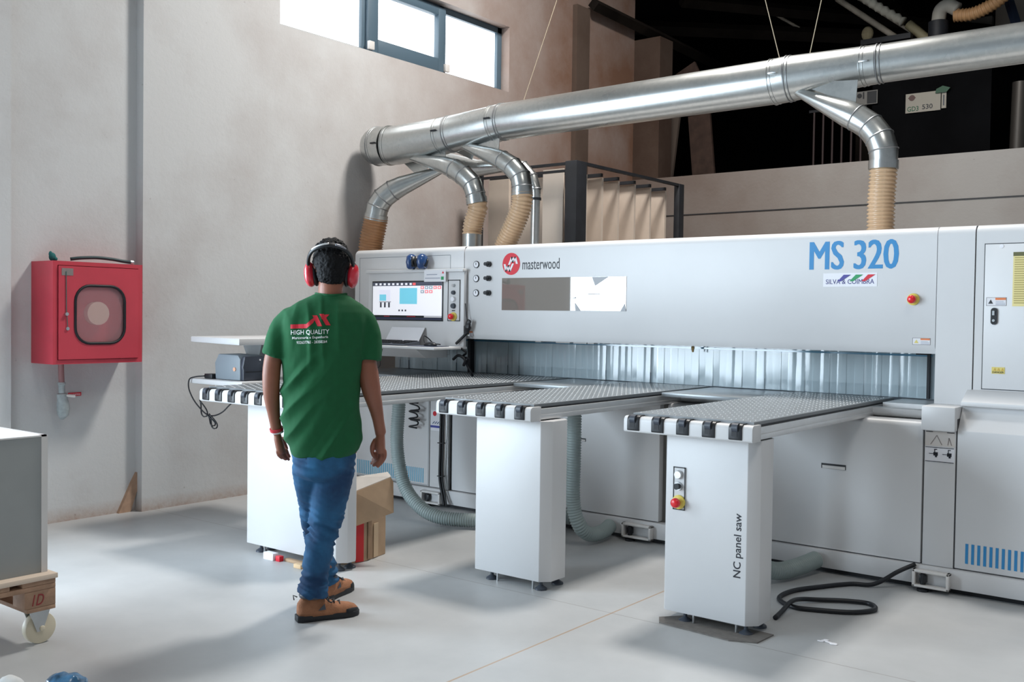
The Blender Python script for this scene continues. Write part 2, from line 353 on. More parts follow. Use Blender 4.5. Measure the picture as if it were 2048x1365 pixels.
# door sheet with a rounded hole
out = [proj_outer(p) for p in inner]
for cyz in ((dy1, dz1), (dy0, dz1), (dy0, dz0), (dy1, dz0)):
    k = min(range(N), key=lambda i: (out[i][0] - cyz[0]) ** 2 + (out[i][1] - cyz[1]) ** 2); out[k] = cyz
v = [(xb, *p) for p in inner] + [(xb, *p) for p in out] + [(xa, *p) for p in inner] + [(xa, *p) for p in out]
f = []
for i in range(N):
    j = (i + 1) % N; f += [[i, j, N + j, N + i], [N + i, N + j, 3 * N + j, 3 * N + i], [j, i, 2 * N + i, 2 * N + j], [2 * N + j, 2 * N + i, 3 * N + i, 3 * N + j]]
dm.add(v, f); door = dm.build('door', RED, t)
gk = MB().tube([(X1 + 0.012, a, b) for a, b in inner], 0.009, 8, closed=True); gk.build('window_gasket', RUB, door, smooth=True)
PANE = mat('dusty_plastic_pane', S(200, 150, 155), 0.25, alpha=0.30)
MB().prism(rrect(wy0, wy1, wz0, wz1, 0.10), 'X', X1 + 0.002, X1 + 0.006).build('pane', PANE, door)
lk = MB().cyl((X1 + 0.012, 3.262, 1.372), (X1 + 0.03, 3.262, 1.372), 0.011); lk.cyl((X1 + 0.012, 3.272, 1.28), (X1 + 0.02, 3.272, 1.28), 0.011); lk.build('lock', STEEL, door, smooth='auto')
MB().tube([(X1 + 0.016, 3.262, 1.64), (X1 + 0.016, 3.264, 1.40), (X1 + 0.018, 3.272, 1.29)], 0.0025, 6).build('seal_wire', mat('dull_green', S(60, 95, 90), 0.6), door)
MB().box(X1 + 0.012, X1 + 0.014, 3.235, 3.31, 1.615, 1.66).build('sticker', mat('grey_sticker', S(130, 120, 118), 0.6), door)
rl = MB().cyl((X0 + 0.03, 3.49, 1.37), (X1 - 0.06, 3.49, 1.37), 0.20, 32); rl.build('hose_reel', mat('red_reel', S(205, 70, 80), 0.5), t, smooth='auto')
MB().cyl((X1 - 0.06, 3.495, 1.378), (X1 - 0.012, 3.495, 1.378), 0.075, 32).build('reel_hub', mat('cream_disc', S(225, 225, 205), 0.6), t, smooth='auto')
# feed pipe with valve
t = thing('water_feed_pipe', 'painted red pipe with grey bulb valve below the fire hose cabinet', 'pipe', (-6.30, 3.33, 0.7))
MB().tube([(-6.27, 3.325, 1.053), (-6.27, 3.33, 0.93)], 0.018, 14).build('red_pipe', mat('old_red_pipe', S(150, 110, 110), 0.6), t, smooth='auto')
VG = mat('dusty_grey_metal', S(158, 166, 168), 0.7, var=0.15, scale=40)
vb = MB().tube([(-6.27, 3.33, 0.93), (-6.27, 3.33, 0.915), (-6.27, 3.33, 0.91), (-6.27, 3.332, 0.86), (-6.27, 3.332, 0.855), (-6.27, 3.335, 0.82), (-6.27, 3.338, 0.80), (-6.272, 3.342, 0.76), (-6.28, 3.345, 0.72), (-6.30, 3.348, 0.69)], [0.024, 0.026, 0.02, 0.02, 0.032, 0.032, 0.036, 0.04, 0.034, 0.012], 18)
vb.build('valve_body', VG, t, smooth='auto')
MB().tube([(-6.25, 3.35, 0.845), (-6.23, 3.40, 0.838)], 0.009, 8).build('valve_lever', WHITE2, t)
t = tag(MB().box(-6.376, -6.372, 3.43, 3.52, 0.828, 0.85).build('wall_sticker', REDPR), 'small red text strip stuck on wall beside the grey valve', 'sticker')
text('lettering', 'BOCA DE INCENDIO', -6.3718, 3.434, 0.833, 0.08, 0.010, WP, t, plane='YZ')
# hose lying on top of cabinet
cab = MB().tube(catmull([(-6.22, 3.36, 1.725), (-6.2, 3.42, 1.735), (-6.19, 3.52, 1.742), (-6.18, 3.62, 1.737), (-6.17, 3.70, 1.727), (-6.16, 3.745, 1.724)], 6), 0.011, 10)
o = cab.build('rubber_hose', mat('dark_green_rubber', S(42, 66, 70), 0.5), smooth=True); tag(o, 'short dark green rubber hose lying on top of the fire cabinet', 'hose')
MB().tube([(-6.16, 3.745, 1.722), (-6.158, 3.765, 1.722)], 0.013, 10).build('end_fitting', STEEL, o)
g = MB(); g.ell((-6.26, 3.262, 1.735), (0.02, 0.022, 0.028), 10, 8); g.ell((-6.26, 3.25, 1.752), (0.012, 0.012, 0.02), 8, 6); g.ell((-6.25, 3.275, 1.722), (0.018, 0.014, 0.014), 8, 6)
tag(g.build('crumpled_rag', mat('teal_cloth', S(30, 105, 105), 0.8), smooth=True), 'small teal knotted rag on left end of fire cabinet top', 'rag')

# ================================================================== STORAGE BOX ON CASTER PALLET (left edge)
GB = mat('grey_laminate', S(150, 153, 152), 0.55, var=0.03); 

t = thing('panel_bin', 'large open grey laminate box with white edges on the caster pallet', 'box', (-4.5, 1.6, 0.302))
b = MB(); x0, x1, y0, y1, z0, z1 = -5.0, -4.10, 1.05, 2.112, 0.302, 0.870
b.box(x1 - 0.02, x1, y0 + .02, y1 - .02, z0, z1)
b.build('side_panel', GB, t)
MB().box(x0, x0 + 0.02, y0 + .02, y1 - .02, z0, z1).build('side_panel', WHITE2, t)
MB().box(x0, x1, y1 - 0.02, y1, z0, z1).build('end_panel', WHITE2, t)
MB().box(x0, x1, y0, y0 + 0.02, z0, z1).build('end_panel', WHITE2, t)
MB().box(x0 + 0.02, x1 - 0.02, y0 + 0.02, y1 - 0.02, 0.80, 0.815).build('inner_shelf', mat('grey_blue_lining', S(190, 195, 205), 0.6), t)
e = MB(); e.box(x1 - .022, x1 + 0.004, y1 - 0.022, y1 + .004, z0, z1 + 0.006); e.box(x1 - 0.022, x1 + 0.004, y0, y1, z1, z1 + 0.006); e.box(x0, x1, y1 - 0.022, y1 + .004, z1, z1 + 0.006); e.box(x0, x0 + .02, y0, y1, z1, z1 + 0.006)
e.build('edge_trim', WHITE2, t)
tag(B(-5.03, -4.045, 1.03, 2.135, 0.281, 0.3015).build('base_board', mat('pale_plywood', S(214, 196, 178), 0.7), bevel=0.002), 'pale board lying between grey box and wooden pallet', 'board')
t = thing('caster_pallet', 'wooden pallet on casters carrying the grey box at left edge', 'pallet', (-4.5, 1.6, 0.0))
for k in range(6):
    MB().box(-5.0, -4.055, 2.13 - 0.19 * k - 0.14, 2.13 - 0.19 * k, 0.261, 0.2805).build('deck_board', WOOD, t, bevel=0.002)
for x in (-4.055, -4.46, -4.88):
    MB().box(x - 0.10, x, 1.04, 2.13, 0.240, 0.2605).build('stringer_board', WOOD, t, bevel=0.002)
    for y in (2.13, 1.66, 1.18):
        MB().box(x - 0.10, x, y - 0.13, y, 0.170, 0.2395).build('block', WOOD, t, bevel=0.002)
for y in (2.13, 1.66, 1.18):
    MB().box(-4.98, -4.055, y - 0.12, y, 0.152, 0.1695).build('bottom_board', WOOD, t, bevel=0.002)
text('chalk_mark', '1D', -4.054, 2.03, 0.18, 0.05, 0.045, mat('red_brown_ink', S(150, 60, 60), 0.8), t, plane='YZ', shear=0.3)
NYL = mat('cream_nylon', S(222, 212, 188), 0.45)
for cx, cy in ((-4.125, 2.085), (-4.125, 1.14), (-4.9, 2.085), (-4.9, 1.14)):
    cr = MB().cyl((cx, cy, 0.143), (cx, cy, 0.1515), 0.042, 20).build('caster_swivel', STEEL, t, smooth='auto')
    for s in (-1, 1):
        MB().prism([(cy - 0.045, 0.145), (cy + 0.045, 0.145), (cy + 0.012, 0.055), (cy - 0.012, 0.055)], 'X', cx + s * 0.026 - 0.002, cx + s * 0.026 + 0.002).build('fork', STEEL, cr)
    wh = MB().cyl((cx - 0.018, cy + .01, 0.0655), (cx + 0.018, cy + .01, 0.0655), 0.065, 32)
    wh.cyl((cx - 0.034, cy + .01, 0.0655), (cx + 0.034, cy + .01, 0.0655), 0.012, 12)
    wh.build('wheel', NYL, cr, bevel=0.004)
# crumpled blue-white film at the bottom edge
g = MB(); rnd = random.Random(3)
g.ell((0, 0, 0.022), (0.085, 0.07, 0.045), 22, 14)
for vv in g.v:
    d = noise.noise(vv * 22) * 0.018; vv.x += d; vv.y += d * .6; vv.z = max(0.001, vv.z + d)
o = g.build('crumpled_film', [mat('blue_white_film', S(70, 120, 160), 0.2, var=0.9, scale=14)], smooth=True); o.location = (-3.52, 1.885, 0.0)
tag(o, 'crumpled blue and white plastic lying on floor at lower left', 'plastic wrap')
g = MB().ell((0, 0, 0.03), (0.06, 0.04, 0.032), 16, 10)
for vv in g.v: vv.z = max(0.001, vv.z + noise.noise(vv * 25) * 0.01)
o = g.build('cloth_scrap', mat('white_rag', S(220, 222, 222), 0.8), smooth=True); o.location = (-3.655, 1.755, 0)
tag(o, 'small white scrap on floor at the lower left corner', 'scrap')
# ================================================================== PANEL SAW
saw = thing('panel_saw', 'long white beam panel saw with blue lettering, clear curtain and base cabinets', 'machine', (-2.6, 5.9, 0))
YB = 5.62; YF = 5.45
def rounded_top(y0, y1, z0, z1, r, rb=0.0):     # profile in YZ with a rounded upper front edge and a bevelled lower edge
    p = [(y1, z0)]
    p += [(y0 + rb * .55, z0), (y0, z0 + rb)] if rb else [(y0, z0)]
    for k in range(7):
        a = math.radians(180 - 90 * k / 6); p.append((y0 + r + r * math.cos(a), z1 - r + r * math.sin(a)))
    p.append((y1, z1)); return p
prof = rounded_top(YB, 6.45, 1.225, 1.905, 0.045, 0.042)
bc = MB().prism(prof, 'X', -4.822, -1.512).build('beam_cover', WHITE, saw, smooth='auto')
MB().prism(rounded_top(YB, 6.45, 1.225, 1.908, 0.045), 'X', -5.985, -4.828).build('beam_end_cover', WHITE, saw, bevel=0.006)
MB().prism(rounded_top(YB - .003, 6.45, 0.96, 1.905, 0.045), 'X', -1.508, -1.323).build('end_column', WHITE, saw, smooth='auto')
sc_ = MB().prism(rounded_top(YB, 6.55, 1.045, 1.905, 0.045), 'X', -1.317, 0.9).build('switch_cabinet', WHITE, saw, smooth='auto')
MB().box(-1.3235, -1.3165, 5.64, 6.5, 1.0, 1.90).build('seam', GAP, saw); MB().box(-1.5125, -1.5075, 5.64, 6.5, 1.24, 1.90).build('seam', GAP, saw); MB().box(-4.829, -4.821, 5.635, 6.4, 1.235, 1.90).build('seam', GAP, saw)
dmb = MB(); frame_rect(dmb, -1.277, -0.20, 1.05, 1.806, YB, 0.0035, 0, 0.0012); dmb.build('door_seam', GAP, sc_)
MB().box(-1.273, -0.203, YB - 0.004, YB, 1.054, 1.802).build('cabinet_door', WHITE, saw, bevel=0.0015)
# ledge and lower right cabinet
MB().prism([(YB, 1.046), (5.50, 0.988), (5.50, 0.966), (5.535, 0.960), (YF, 0.842), (YF, 0.135), (6.55, 0.135), (6.55, 1.046)], 'X', -1.345, 0.9).build('lower_cabinet', WHITE, saw, bevel=0.003)
MB().box(-1.3505, -1.345, YF + 0.003, 6.3, 0.135, 0.90).build('seam', GAP, saw)
MB().prism([(5.41, 0.835), (5.41, 0.962), (5.66, 0.962), (5.66, 0.835)], 'X', -1.515, -1.348).build('corner_cover', WHITE, saw, bevel=0.008)
MB().box(-1.505, -1.352, YF, 6.4, 0.13, 0.84).build('corner_post', WHITE, saw, bevel=0.003)
# base behind the tables
def panel(x0, x1, z0=0.135, z1=0.875, name='base_panel', r=0.03):
    return MB().prism(rounded_top(YF, 5.56, z0, z1, r), 'X', x0, x1).build(name, WHITE, saw, smooth='auto')
pc = panel(-3.02, -1.515); pb = panel(-3.99, -3.075); pa = panel(-4.775, -4.0); pz = panel(-5.985, -5.0); py = panel(-4.99, -4.87)
kk = MB().box(-5.985, 0.9, 5.425, 5.56, 0.03, 0.128); kk.build('plinth', WHITE, saw, bevel=0.003)
MB().box(-5.985, 0.9, 5.47, 6.5, 0.0, 0.03).build('foot_rail', RUB, saw)
MB().box(-5.97, 0.88, 5.50, 6.55, 0.03, 0.86).build('inner_body', mat('grey_inner_steel', S(120, 118, 114), 0.6), saw)
MB().box(-5.97, 0.88, 6.12, 6.5, 0.86, 1.9).build('rear_body', mat('blue_grey_inner', S(112, 122, 132), 0.5), saw)
MB().box(-4.862, -4.80, 5.43, 5.5, 0.13, 0.88).build('profile_post', ALU, saw, bevel=0.004)
MB().box(-4.796, -4.778, 5.46, 5.5, 0.13, 0.88).build('seam', RUB, saw)
# recessed handles
for x0, x1, z0, z1, p in ((-2.052, -1.915, 0.578, 0.606, pc), (-3.70, -3.62, 0.586, 0.606, pb)):
    h = MB(); h.box(x0, x1, YF - 0.002, YF - 0.0005, z0, z1, 0); h.box(x0 + .006, x1 - .004, YF - 0.004, YF - 0.0008, z0 + .001, z0 + (z1 - z0) * .62, 1)
    h.build('recessed_handle', [GAP, WHITE2], p)
# blue vent stripes
for x0, x1, z0, z1, st, p, m_ in ((-1.294, 0.3, 0.166, 0.268, 0.0285, saw, BLUEP), (-5.78, -5.06, 0.155, 0.262, 0.0205, saw, LBLUE)):
    g = MB(); x = x0
    while x < x1: g.box(x, x + st * 0.48, YF - 0.0015, YF + 0.001, z0, z1); x += st
    g.build('vent_grille', m_, p)
# feet castings with black adjusters
for x0, x1 in ((-1.535, -1.352), (-3.30, -3.09), (-5.02, -4.83)):
    q = MB(); q.box(x0, x1, 5.38, 5.425, 0.022, 0.035); q.box(x0, x1, 5.38, 5.425, 0.098, 0.112); q.box(x0, x0 + .016, 5.38, 5.425, 0.022, 0.112); q.box(x1 - .016, x1, 5.38, 5.425, 0.022, 0.112)
    fb = q.build('levelling_bracket', WHITE2, saw, bevel=0.004)
    MB().tube([(x0 + .05, 5.405, 0.0), (x0 + .05, 5.405, 0.012), (x0 + .05, 5.405, 0.02), (x0 + .05, 5.405, 0.09)], [0.03, 0.03, 0.013, 0.013], 14).build('adjuster', BLACK, fb, smooth='auto')
    MB().box(x0 + .03, x0 + .07, 5.395, 5.42, 0.045, 0.085).build('locknut', BLACK, fb, bevel=0.006)
# bed, rail, curtain
BED = mat('bed_plate', S(150, 156, 160), 0.3, 0.25, var=0.05, scale=20)
for x0, x1 in ((-4.13, -3.60), (-3.0, -2.43)):
    MB().box(x0, x1, 5.33, 6.09, 0.925, 0.948).build('bed_plate', BED, saw, bevel=0.002)
MB().box(-5.97, -5.155, 5.33, 6.09, 0.925, 0.948).build('bed_plate', BED, saw, bevel=0.002)
rr = MB().box(-5.97, -1.515, 5.60, 5.68, 0.878, 0.922); rr.box(-5.97, -1.515, 5.66, 6.1, 0.862, 0.90); rr.build('cross_rail', ALU, saw, bevel=0.003)
for z in (0.888, 0.912): MB().cyl((-1.54, 5.592, z), (-1.54, 5.602, z), 0.009, 12).build('bolt', DARKI, saw)
MB().box(-1.80, -1.515, 5.69, 6.12, 0.900, 0.945).build('bed_end', ALU, saw)
MB().box(-5.95, -1.53, 6.06, 6.11, 1.02, 1.24).build('pressure_beam', mat('pressure_beam_paint', (0.55, 0.57, 0.58, 1), 0.4), saw)
CURT = bpy.data.materials.new('clear_blue_strip'); CURT.use_nodes = True; nt = CURT.node_tree; b_ = nt.nodes['Principled BSDF']
b_.inputs['Base Color'].default_value = (0.66, 0.80, 0.86, 1); b_.inputs['Roughness'].default_value = 0.10; b_.inputs['Alpha'].default_value = 0.6; b_.inputs['IOR'].default_value = 1.65
b_.inputs['Coat Weight'].default_value = 0.6; b_.inputs['Coat Roughness'].default_value = 0.08
CURT2 = CURT.copy(); CURT2.name = 'clear_blue_band'; CURT2.node_tree.nodes['Principled BSDF'].inputs['Base Color'].default_value = (0.10, 0.28, 0.42, 1); CURT2.node_tree.nodes['Principled BSDF'].inputs['Alpha'].default_value = 0.85
rnd = random.Random(11); x = -5.93; k = 0
while x < -1.62:
    wd_ = 0.052; cyl_ = MB(); cols = []; tw = rnd.uniform(-0.02, 0.02); dy = rnd.uniform(-0.004, 0.004)
    n_ = 5
    top = []; bot = []
    for i in range(n_):
        u = i / (n_ - 1); xx = x + wd_ * 1.06 * u; yy = 6.035 + dy + (u - .5) * wd_ * tw * 2 - 0.0010 * math.sin(PI * u) + (0.003 if k % 2 else 0)
        top.append((xx, yy, 1.226)); bot.append((xx + rnd.uniform(-.0008, .0008), yy - 0.004 + dy, 0.953))
    mids = [((a[0] + b[0]) / 2, (a[1] + b[1]) / 2 + rnd.uniform(-.0008, .0008), 1.09) for a, b in zip(top, bot)]
    v = bot + mids + top; v2 = [(p[0], p[1] + 0.0015, p[2]) for p in v]
    f = [[r * n_ + i, r * n_ + i + 1, (r + 1) * n_ + i + 1, (r + 1) * n_ + i] for r in range(2) for i in range(n_ - 1)]
    cyl_.add(v, f)
    cyl_.build('curtain_strip', CURT, saw, smooth=True)
    x += wd_; k += 1
MB().box(-5.93, -1.63, 6.018, 6.024, 1.196, 1.207).build('curtain_rod', CURT2, saw)
MB().box(-5.09, -5.062, 5.98, 6.028, 0.95, 1.226).build('curtain_post', DARKI, saw)
MB().box(-1.655, -1.64, 6.0, 6.05, 0.955, 1.226).build('curtain_end', DARKI, saw)
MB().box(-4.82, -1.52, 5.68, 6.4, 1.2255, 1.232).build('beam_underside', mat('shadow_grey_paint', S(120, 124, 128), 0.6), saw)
for x0, x1 in ((-4.3, -4.25), (-4.12, -4.0), (-3.97, -3.86), (-3.85, -3.80)):
    MB().box(x0, x1, 5.80, 5.83, 1.211, 1.2255).build('clamp_pad', WHITE2, saw)
MB().tube([(-3.12, 5.95, 1.225), (-3.12, 5.95, 1.205), (-3.12, 5.95, 1.175)], [0.006, 0.012, 0.006], 8).build('brass_nozzle', mat('brass', S(190, 160, 110), 0.35, 0.8), saw)
# viewing window
ACR = mat('viewing_acrylic', S(126, 119, 112), 0.015, ior=1.75, coat=1.0)
wv = MB().box(-4.468, -3.434, YB - 0.003, YB + 0.002, 1.438, 1.666).build('viewing_window', ACR, saw)
FILM = mat('torn_film', S(176, 178, 182), 0.7)
for poly in ([(-3.70, 1.664), (-3.575, 1.664), (-3.675, 1.608)], [(-3.475, 1.438), (-3.434, 1.438), (-3.445, 1.485)], [(-3.83, 1.438), (-3.79, 1.438), (-3.835, 1.49)], [(-3.73, 1.548), (-3.64, 1.549), (-3.64, 1.552), (-3.73, 1.553)], [(-3.86, 1.52), (-3.83, 1.522), (-3.83, 1.53)]):
    MB().prism(poly, 'Y', YB - 0.0055, YB - 0.0035).build('film_remnant', FILM, wv)
# emblem
em = MB().cyl((-4.388, YB - 0.002, 1.766), (-4.388, YB + 0.001, 1.766), 0.078, 48).build('emblem', REDPR, saw)
wm = MB()
def strip(mb, pts, wdt, y=YB - 0.0035):
    for (a, b), (c, d) in zip(pts, pts[1:]):
        q = [(a - wdt / 2, b), (a + wdt / 2, b), (c + wdt / 2, d), (c - wdt / 2, d)]; mb.prism(q, 'Y', y - 0.001, y + 0.001)
strip(wm, [(-4.405, 1.760), (-4.380, 1.815), (-4.372, 1.775), (-4.352, 1.815), (-4.335, 1.765)], 0.017)
strip(wm, [(-4.445, 1.765), (-4.432, 1.715), (-4.412, 1.755), (-4.400, 1.712), (-4.370, 1.768)], 0.017)
wm.build('emblem_letter', WP, em)
text('lettering', 'masterwood', -4.288, YB, 1.724, 0.318, 0.075, BLKP, saw)
text('lettering', 'MS 320', -2.212, YB, 1.685, 0.502, 0.162, BLUEP, saw, fat=0.028)
st = MB().box(-2.128, -1.824, YB - 0.0015, YB + 0.001, 1.588, 1.665).build('dealer_sticker', WP, saw)
text('lettering', 'SILVA & COIMBRA', -2.112, YB - 0.0015, 1.603, 0.272, 0.027, mat('violet_print', S(62, 62, 130), 0.5), st)
for i, m_ in enumerate((mat('violet_stripe', S(70, 66, 150), 0.5), GREENP, REDPR)):
    a = -2.045 + i * 0.068
    MB().prism([(a, 1.618), (a + 0.02, 1.618), (a + 0.075, 1.655), (a + 0.035, 1.655)], 'Y', YB - 0.004, YB - 0.0025).build('stripe', m_, st)
# gauges and knobs
for z in (1.768, 1.666, 1.561):
    g = MB().cyl((-4.708, YB - 0.006, z), (-4.708, YB + 0.001, z), 0.026, 28).build('gauge', DARKI, saw, smooth='auto')
    MB().cyl((-4.708, YB - 0.008, z), (-4.708, YB - 0.004, z), 0.021, 28).build('gauge_dial', WP, g)
    MB().box(-4.710, -4.706, YB - 0.010, YB - 0.008, z - 0.004, z + 0.015).build('gauge_needle', BLKP, g)
    MB().tube([(-4.588, YB, z), (-4.588, YB - .02, z), (-4.588, YB - .022, z), (-4.588, YB - 0.052, z)], [0.02, 0.02, 0.014, 0.013], 18).build('regulator_knob', BLACK, saw, smooth='auto')
def estop(x, y, z, parent, s=1.0):
    r = MB().tube([(x, y, z), (x, y - 0.008 * s, z), (x, y - 0.012 * s, z)], [0.032 * s, 0.032 * s, 0.026 * s], 28).build('emergency_stop', YEL, parent, smooth='auto')
    MB().cyl((x, y - 0.01 * s, z), (x, y - 0.028 * s, z), 0.013 * s, 16).build('stop_stem', mat('red_dark_plastic', S(170, 120, 60), 0.5), r)
    MB().tube([(x, y - 0.026 * s, z), (x, y - 0.032 * s, z), (x, y - 0.044 * s, z), (x, y - 0.050 * s, z), (x, y - 0.052 * s, z)], [0.020 * s, 0.023 * s, 0.021 * s, 0.014 * s, 0.002], 24).build('stop_button', REDP, r, smooth=True)
    return r
estop(-1.628, YB, 1.517, saw)
LY = mat('label_yellow', S(222, 205, 120), 0.6); LO = mat('label_orange', S(225, 130, 80), 0.6)
def label(x0, x1, z0, z1, y, parent, kind):
    l = MB().box(x0, x1, y - 0.001, y + 0.001, z0, z1).build('warning_label', PAPER, parent)
    g = MB(); frame_rect(g, x0, x1, z0, z1, y - 0.001, 0.0018, 0, 0.0006); g.build('label_border', mat('label_grey', S(120, 115, 115), 0.6), l)
    w_ = x1 - x0; h = z1 - z0
    MB().box(x0 + w_ * .45, x1 - .003, y - 0.0022, y - 0.001, z1 - h * .30, z1 - .002).build('label_header', LO, l)
    MB().prism([(x0 + w_ * .10, z0 + h * .25), (x0 + w_ * .34, z0 + h * .25), (x0 + w_ * .22, z0 + h * .75)], 'Y', y - 0.0022, y - 0.001).build('label_symbol', LY if kind else GAP, l)
    g = MB()
    for q in range(3): g.box(x0 + w_ * .47, x1 - w_ * (.06 + .08 * (q == 2)), y - 0.0022, y - 0.001, z0 + h * (.12 + q * .17), z0 + h * (.17 + q * .17))
    g.build('label_text', mat('grey_print', S(150, 155, 170), 0.6), l)
label(-1.628, -1.535, 1.272, 1.309, YB, saw, 1); label(-1.262, -1.166, 1.484, 1.527, YB - .004, saw, 0); label(-4.80, -4.735, 1.245, 1.282, YB, saw, 1)
dg = MB().box(-1.228, -1.166, YB - 0.006, YB - .004, 1.134, 1.168).build('danger_label', LY, saw); text('lettering', 'DANGER', -1.224, YB - 0.006, 1.137, 0.054, 0.010, BLKP, dg)
g = MB(); 
for q in range(3): g.prism([(-1.22 + q * .018, 1.150), (-1.206 + q * .018, 1.150), (-1.213 + q * .018, 1.164)], 'Y', YB - .0075, YB - .006)
g.build('symbols', mat('amber_print', S(205, 170, 80), 0.6), dg)
ys = MB().box(-1.139, -0.86, YB - 0.006, YB - .004, 1.482, 1.758).build('instruction_plate', mat('pale_yellow_plate', S(228, 214, 150), 0.5), saw)
MB().box(-1.139, -0.86, YB - 0.0075, YB - .006, 1.738, 1.758).build('plate_header', mat('olive_print', S(98, 98, 62), 0.5), ys)
g = MB(); rnd = random.Random(5)
for q in range(21):
    z = 1.727 - q * 0.0115; g.box(-1.132, -1.132 + rnd.uniform(0.12, 0.26), YB - 0.0072, YB - .006, z, z + 0.0045)
g.build('plate_text', mat('olive_text', S(172, 158, 98), 0.5), ys)
la = MB().prism([(-1.2225 + 0.0155 * math.cos(a), 1.43 + (0.028 if math.sin(a) > 0 else -0.028) + 0.0155 * math.sin(a)) for a in [math.radians(q * 15 + 7.5) for q in range(24)]], 'Y', YB - 0.012, YB - .004).build('door_latch', BLACK, saw)
MB().box(-1.230, -1.219, YB - 0.017, YB - 0.012, 1.435, 1.458).build('latch_lever', STEEL, la); MB().cyl((-1.2235, YB - 0.016, 1.408), (-1.2235, YB - 0.012, 1.408), 0.007, 12).build('latch_key', STEEL, la)
MB().cyl((-1.195, YB - 0.007, 1.79), (-1.195, YB - .004, 1.79), 0.010, 16).build('cover_cap', WP, saw)
# picture labels on the corner post
l = MB().box(-1.503, -1.357, YF - 0.0015, YF + 0.001, 0.754, 0.829).build('picture_label', mat('faded_label', S(205, 198, 192), 0.7), saw)
BGP = mat('brown_grey_print', S(140, 130, 126), 0.6)
for pts_ in ([(-1.475, 0.762), (-1.445, 0.81), (-1.42, 0.762)], [(-1.39, 0.762), (-1.385, 0.80), (-1.372, 0.762)]):
    g = MB(); strip(g, pts_, 0.004, YF - .002); g.build('drawing', BGP, l)
for x_ in (-1.50, -1.395): MB().box(x_, x_ + .035, YF - .003, YF - .0015, 0.8255, 0.829).build('label_edge', BLKP, l)
l = MB().box(-1.503, -1.357, YF - 0.0015, YF + 0.001, 0.672, 0.748).build('picture_label', PAPER, saw)
for cx in (-1.452, -1.385):
    g = MB(); g.box(cx - .03, cx + .01, YF - .003, YF - .0015, 0.712, 0.715); g.box(cx - .008, cx + .014, YF - .003, YF - .0015, 0.704, 0.722); g.box(cx - .004, cx, YF - .003, YF - .0015, 0.720, 0.737); g.box(cx - .004, cx + .010, YF - .003, YF - .0015, 0.735, 0.739); g.box(cx, cx + 0.01, YF - .003, YF - .0015, 0.696, 0.706); g.build('drawing', BLKP, l)
for z_ in (0.745, 0.672): MB().box(-1.50, -1.36, YF - .003, YF - .0015, z_, z_ + .003).build('label_edge', BLKP, l)
# left base section details: seam, small sticker, coiled cord hook
g = MB(); frame_rect(g, -5.975, -5.005, 0.14, 0.86, YF, 0.003, 0, 0.001); g.build('panel_seam', mat('seam_grey', S(120, 126, 132), 0.6), pz)
sk = MB().box(-4.985, -4.875, YF - 0.002, YF, 0.55, 0.70).build('dealer_sticker', WP, saw)
MB().box(-4.985, -4.875, YF - 0.0035, YF - .002, 0.572, 0.588).build('blue_band', mat('royal_blue_print', S(50, 60, 150), 0.5), sk)
g = MB()
for i in range(4): g.prism([(-4.97 + i * .022, 0.60), (-4.96 + i * .022, 0.60), (-4.94 + i * .022, 0.618), (-4.95 + i * .022, 0.618)], 'Y', YF - 0.0035, YF - .002)
g.build('stripe', mat('slate_print', S(80, 100, 130), 0.5), sk)
MB().cyl((-4.945, YF - 0.0035, 0.675), (-4.945, YF - .002, 0.675), 0.018, 20).build('red_dot', REDPR, sk)
g = MB(); frame_rect(g, -5.93, -4.96, 1.10, 1.845, YB, 0.003, 0, 0.0012); g.build('panel_seam', mat('seam_grey', S(120, 126, 132), 0.6), saw)
MB().box(-4.812, -4.798, YB - 0.003, YB, 1.60, 1.69).build('slot', RUB, saw)
MB().box(-1.66, -1.60, 5.8, 5.86, 1.212, 1.2255).build('clamp_pad', DARKI, saw)

# ================================================================== CONSOLE
con = thing('control_console', 'white operator console with lit screen and button strip, in front of saw beam', 'control console', (-5.0, 5.35, 1.17))
YC = 5.30
MB().box(-5.50, -4.55, YC, 5.334, 1.172, 1.712).build('console_housing', WHITE, con, bevel=0.01)
MB().box(-5.505, -4.545, YC - 0.022, YC + 0.02, 1.700, 1.722).build('top_lip', WHITE, con, bevel=0.004)
SX0, SX1, SZ0, SZ1 = -5.45, -4.742, 1.352, 1.642
scn = MB().box(SX0, SX1, YC - 0.006, YC + 0.001, SZ0, SZ1).build('screen', BLACK, con, bevel=0.002)
EM = lambda n, c, s=1.0: mat('screen_' + n, c, 0.3, emit=(c, s))
SW = SX1 - SX0; SH = SZ1 - SZ0
def sp(n, x0, x1, z0, z1, m_, l=1):
    return MB().box(SX0 + SW * x0, SX0 + SW * x1, YC - 0.0065 - 0.0008 * l, YC - 0.0065 - 0.0008 * (l - 1), SZ0 + SH * z0, SZ0 + SH * z1).build(n, m_, scn)
sp('screen_page', 0.012, 0.988, 0.135, 0.965, EM('white', S(222, 222, 228), 0.62))
sp('screen_toolbar', 0.012, 0.988, 0.875, 0.965, EM('grey', S(70, 74, 88), 0.5), 2)
sp('screen_taskbar', 0.012, 0.988, 0.03, 0.08, EM('navy', S(30, 36, 60), 0.4), 2)
sp('screen_status', 0.75, 0.988, 0.09, 0.135, EM('lgrey', S(170, 170, 175), 0.5), 2)
g = MB()
for i in range(9): xx = 0.05 + i * 0.062; g.box(SX0 + SW * xx, SX0 + SW * (xx + .03), YC - 0.0090, YC - 0.0082, SZ0 + SH * .895, SZ0 + SH * .945)
g.build('toolbar_icon', EM('white', S(222, 222, 228), 0.62), scn)
sp('screen_icon_red', 0.59, 0.63, 0.89, 0.95, EM('red', S(220, 90, 90), 0.7), 3)
sp('screen_panel_drawing', 0.405, 0.65, 0.42, 0.82, EM('cyan', S(110, 190, 210), 0.6), 2)
